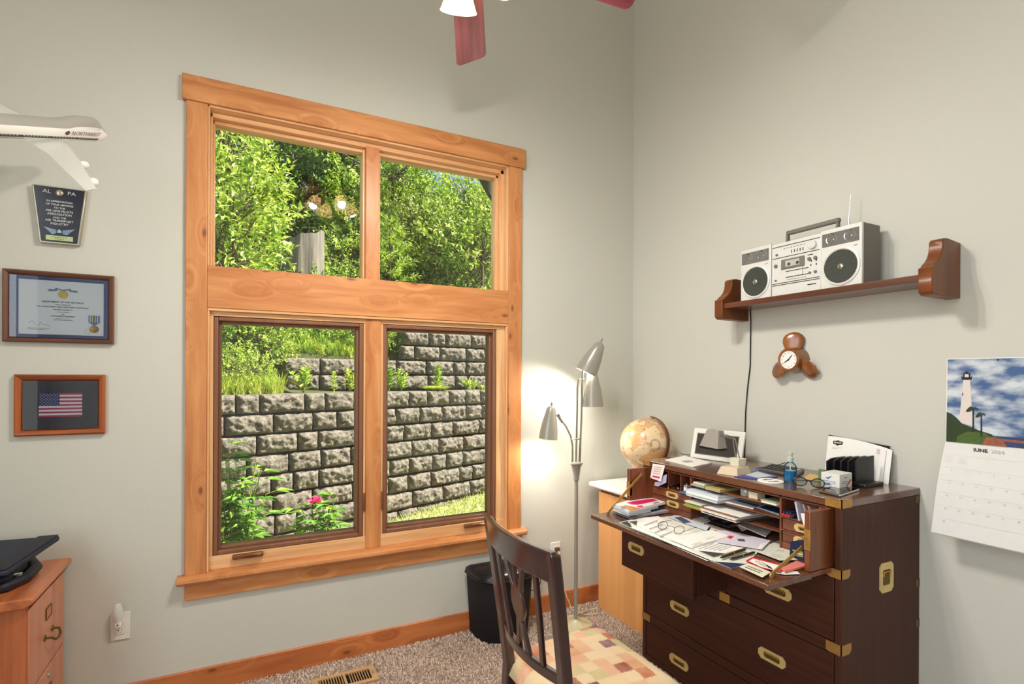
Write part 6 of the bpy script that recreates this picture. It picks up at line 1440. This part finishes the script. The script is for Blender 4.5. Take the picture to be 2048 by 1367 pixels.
# blue folder, calculator, coaster
flat('plastic_folder', [(1468, 953), (1516, 940), (1556, 953), (1530, 959), (1500, 957)], T1, .003, mat('folder_blue', (74, 78, 156), .4), 'blue-edged plastic wallet in front of the calculator', 'folder', f=ft, prints=[(mat('wallet_print', (196, 210, 206), .5, var=.2, vscale=80), [(1490, 949), (1515, 942), (1546, 951), (1515, 955)])])
CA = empty('calculator', (-.19, -1.27, T1), 'desk calculator with dark keys lying at the back of the chest top', 'calculator')
c4 = [PZ(u, v, T1) for u, v in ((1516, 942), (1543, 932.5), (1609, 943), (1594, 955))]
e1 = (c4[2]-c4[1]); e2 = (c4[0]-c4[1])
MB().slab(c4[::-1] if 0 else c4, (0, 0, .014)).build('case', mat('calc_grey', (88, 84, 78), .4), CA, bevel=.004)
mb = MB(); kz = Vector((0, 0, .0145))
for i in range(6):
    for j in range(4):
        o = c4[1]+e1*(.06+.135*i)+e2*(.10+.21*j)+kz; mb.slab([o, o+e1*.09, o+e1*.09+e2*.14, o+e2*.14], (0, 0, .003))
mb.build('keys', M_blk, CA, smooth=False)
MB().slab([c4[1]+e1*.88+e2*.12+kz, c4[1]+e1*.96+e2*.12+kz, c4[1]+e1*.96+e2*.88+kz, c4[1]+e1*.88+e2*.88+kz], (0, 0, .001)).build('display', mat('lcd', (150, 156, 140), .3), CA)
thing(MB().tube([PZ(1512, 936, T1+.004), PZ(1540, 932, T1+.006), PZ(1560, 928, T1+.010), PZ(1572, 924, T1+.014)], .002, 6), 'stylus', M_blk, 'thin black stylus lying behind the calculator', 'stylus')
cc = PZ(1541, 962, T1); o = thing(MB().lathe([(.001, .004), (.050, .004), (.051, 0), (.001, 0)], 40, Matrix.Translation(cc)), 'coaster', M_paper, 'round white coaster with a red-brown picture in front of the hand spray', 'coaster')
mb = MB()
for a0_, a1_, r0, r1 in ((.3, 2.6, .014, .030), (3.4, 5.4, .018, .034)):
    pts = [cc+Vector((math.cos(a0_+(a1_-a0_)*t_/8)*r1, math.sin(a0_+(a1_-a0_)*t_/8)*r1, .0046)) for t_ in range(9)]+[cc+Vector((math.cos(a1_-(a1_-a0_)*t_/8)*r0, math.sin(a1_-(a1_-a0_)*t_/8)*r0, .0046)) for t_ in range(9)]
    mb.poly(pts)
p_ = mb.build('print', mat('coaster_print', (200, 96, 60), .6), None, smooth=False); p_.data.transform(Matrix.Translation(-Vector(o.location))); p_.parent = o
# spray bottle
bc = PZ(1580.5, 963, T1); SB = empty('spray_bottle', tuple(bc), 'small clear spray bottle half full of blue liquid', 'bottle'); TB_ = Matrix.Translation(bc)
MB().lathe([(.001, 0), (.023, 0), (.0245, .003), (.0245, .058), (.024, .066), (.018, .076), (.011, .082), (.011, .088)], 28, TB_).build('bottle', glass('bottle_plastic', (.93, .95, .96), 1.25), SB)
MB().lathe([(.001, .003), (.0225, .003), (.0232, .006), (.0232, .048), (.001, .048)], 28, TB_).build('liquid', mat('blue_liquid', (20, 134, 190), .1, spec=.6, emit=0), SB)
MB().lathe([(.012, .086), (.0125, .102), (.009, .104), (.008, .112), (.010, .114), (.010, .124), (.006, .126), (.001, .126)], 20, TB_).build('spray_head', mat('spray_head', (196, 200, 186), .4), SB)
MB().tube([bc+Vector((0, 0, .012)), bc+Vector((0, 0, .09))], .0018, 6).build('dip_tube', M_white, SB)
# sunglasses folded behind the phone
s0 = PZ(1600, 962, T1+.022); s1 = PZ(1629, 965, T1+.020); s1.z = T1+.020; sa_ = (s1-s0)
spectacles(('sunglasses', Vector((.75, -.25, -.02)).normalized()), (s0, s0+sa_.normalized()*.062, s0+Vector((.2, 0, 1))), 1, .0235, 'dark rimmed sunglasses with greenish lenses beside the white box', M_blk, M_lensg, 1, asp=.72, th=.0022)
flat('sticky_note', [(1607, 956), (1620, 948), (1641, 952), (1641, 962), (1622, 962)], T1, .003, mat('sticky_tan', (222, 184, 112), .8), 'tan folded paper behind the sunglasses', 'paper', f=ft)
# phone and box
PH = empty('smartphone', tuple(PZ(1678, 983, T1)), 'black and silver phone lying flat in front of the white box', 'phone')
q4 = [PZ(u, v, T1) for u, v in ((1637, 984), (1680, 994), (1719, 981.5), (1672, 973))]
MB().slab(q4, (0, 0, .009)).build('body', M_chrome, PH, bevel=.003, seg=3)
cq = sum(q4, Vector())/4; MB().slab([cq+(p-cq)*.97+Vector((0, 0, .0091)) for p in q4], (0, 0, .0006)).build('screen', mat('phone_glass', (8, 8, 10), .03, spec=.9), PH)
WB = empty('white_box', tuple(PZ(1672, 972, T1)), 'small white card box with blue bird-shaped emblem on its sides', 'box')
w1, w2, w3 = PZ(1642, 973, T1), PZ(1679, 980.5, T1), PZ(1704, 975, T1); e1 = w2-w1; w4 = w3-e1
HB = .060
MB().slab([w1, w2, w3, w4], (0, 0, HB)).build('box_body', M_white, WB, smooth=False, bevel=.001)
mb = MB(); nA = Vector((e1.y, -e1.x, 0)).normalized(); nA = nA if nA.x < 0 else -nA; e2 = w3-w2; nB = Vector((e2.y, -e2.x, 0)).normalized(); nB = nB if nB.y < 0 else -nB
def onA(t_, z, mi=0): return w1+e1*t_+nA*.0008+Vector((0, 0, z))
def onB(t_, z): return w2+e2*t_+nB*.0008+Vector((0, 0, z))
mb.poly([onA(.22, .044), onA(.36, .043), onA(.46, .047), onA(.62, .052), (onA(.50, .044)), onA(.44, .038), onA(.34, .037)], 0)
for z in (.028, .021, .014): mb.poly([onA(.12, z), onA(.80 if z > .02 else .6, z), onA(.80 if z > .02 else .6, z+.003), onA(.12, z+.003)], 1)
mb.poly([onB(.30, .046), onB(.55, .047), onB(.72, .054), onB(.50, .042)], 0)
for z in (.030, .023): mb.poly([onB(.15, z), onB(.6, z), onB(.6, z+.003), onB(.15, z+.003)], 1)
mb.poly([onB(.50, .012), onB(.62, .012), onB(.92, .032), onB(.88, .037), onB(.80, .034)], 2)
mb.build('print', [M_blue, mat('pale_blue_ink', (140, 170, 206), .7), mat('rust_ink', (176, 84, 56), .6)], WB, smooth=False)
thing(MB().slab([PZ(u, v, T1) for u, v in ((1632, 972), (1650, 977), (1665, 972), (1648, 969))], (0, 0, .004)), 'red_case', mat('case_red', (176, 66, 32), .5), 'rust red case peeking out under the white box', 'case', smooth=False)
# black letter rack
LR = empty('letter_rack', (-.16, -1.56, T1), 'black wire-and-plastic letter rack with four upright dividers', 'letter rack')
rb = [PZ(u, v, T1) for u, v in ((1662, 952), (1705, 970), (1754, 961), (1712, 945))]
ax1 = Vector((-.02, -.19, 0)); 
rb0 = Vector((-.215, -1.480, T1)); A_ = Vector((.0, -.172, 0)); B_ = Vector((.130, 0, 0))
MB().slab([rb0, rb0+A_, rb0+A_+B_, rb0+B_], (0, 0, .014)).build('base', M_blk, LR, bevel=.002)
for k in range(5):
    o = rb0+A_*(.08+.17*k)+B_*.02+Vector((0, 0, .012)); H_ = .075+.004*k
    MB().slab([o, o+B_*.96, o+B_*.96+Vector((0, 0, H_*1.15)), o+B_*.25+Vector((0, 0, H_*1.12)), o+Vector((0, 0, H_*.98))], (0, -.006, 0)).build('divider', M_blk, LR, bevel=.0012)
bx('mint_tin', -.235, -.223, -1.475, -1.500, T1+.0, T1+.050, mat('tin_green', (110, 140, 96), .4, var=.5, vscale=90), 'small greenish packet leaning on the left side of the letter rack', 'packet')
# big envelopes standing against the wall
def sheetv(y0, y1, z0, z1l, z1r, x0, x1, bend, m, name, label, pr=None, th=.0012):
    mb = MB(); n = 10; vs = []; fs = []
    for i in range(n+1):
        t_ = i/n; y = y0+(y1-y0)*t_; top_z = z1l+(z1r-z1l)*t_**2.2; xb_ = x0; xt = x1-bend*t_**2
        vs += [Vector((xb_, y, z0)), Vector((xt, y, top_z)), Vector((xb_-th, y, z0)), Vector((xt-th, y, top_z))]
    for i in range(n): a = 4*i; fs += [(a+2, a+6, a+7, a+3), (a, a+1, a+5, a+4), (a+1, a+3, a+7, a+5), (a, a+4, a+6, a+2)]
    fs += [(0, 2, 3, 1), (4*n, 4*n+1, 4*n+3, 4*n+2)]
    mb.add(vs, fs); return thing(mb, name, m, label, 'envelope', smooth=False)
E1 = sheetv(-1.385, -1.652, T1, 1.222, 1.190, -.050, -.022, 0, M_paper, 'large_envelope', 'white envelope at the back of the pair standing against the wall')
E2 = sheetv(-1.390, -1.632, T1, 1.218, 1.186, -.058, -.028, .0, M_paper, 'large_envelope', 'large white envelope with a black badge emblem, standing behind the letter rack')
thing(MB().slab([(-.046, -1.383, T1), (-.018, -1.383, 1.226), (-.018, -1.640, 1.204), (-.046, -1.650, T1)], (.003, 0, 0)), 'black_folder', M_blk, 'thin black folder standing behind the large envelopes', 'folder', smooth=False)
mb = MB(); zb = 1.196
def ev(y, z): t_ = (z-T1)/(1.218-T1); return Vector((-.058+.030*t_-.0022, y, z))
mb.poly([ev(-1.414, zb-.006), ev(-1.426, zb-.008), ev(-1.434, zb-.013), ev(-1.442, zb-.008), ev(-1.456, zb-.006), ev(-1.456, zb+.007), ev(-1.444, zb+.008), ev(-1.435, zb+.011), ev(-1.426, zb+.008), ev(-1.414, zb+.007)][::-1], 0)
for k in range(7): y = -1.4185-.0048*k; mb.poly([q+Vector((-.0004, 0, 0)) for q in (ev(y, zb-.003), ev(y-.003, zb-.003), ev(y-.003, zb+.004), ev(y, zb+.004))], 1)
for z, L in ((zb-.020, .05), (zb-.026, .03)): mb.poly([ev(-1.41, z), ev(-1.41-L, z), ev(-1.41-L, z-.0012), ev(-1.41, z-.0012)], 2)
for k in range(4): z = 1.190-.006*k; mb.poly([ev(-1.598, z), ev(-1.612, z), ev(-1.612, z-.002), ev(-1.598, z-.002)], 2)
p_ = mb.build('print', [M_blk, M_paper2, M_inkl], None, smooth=False); p_.data.transform(Matrix.Translation(-Vector(E2.location))); p_.parent = E2
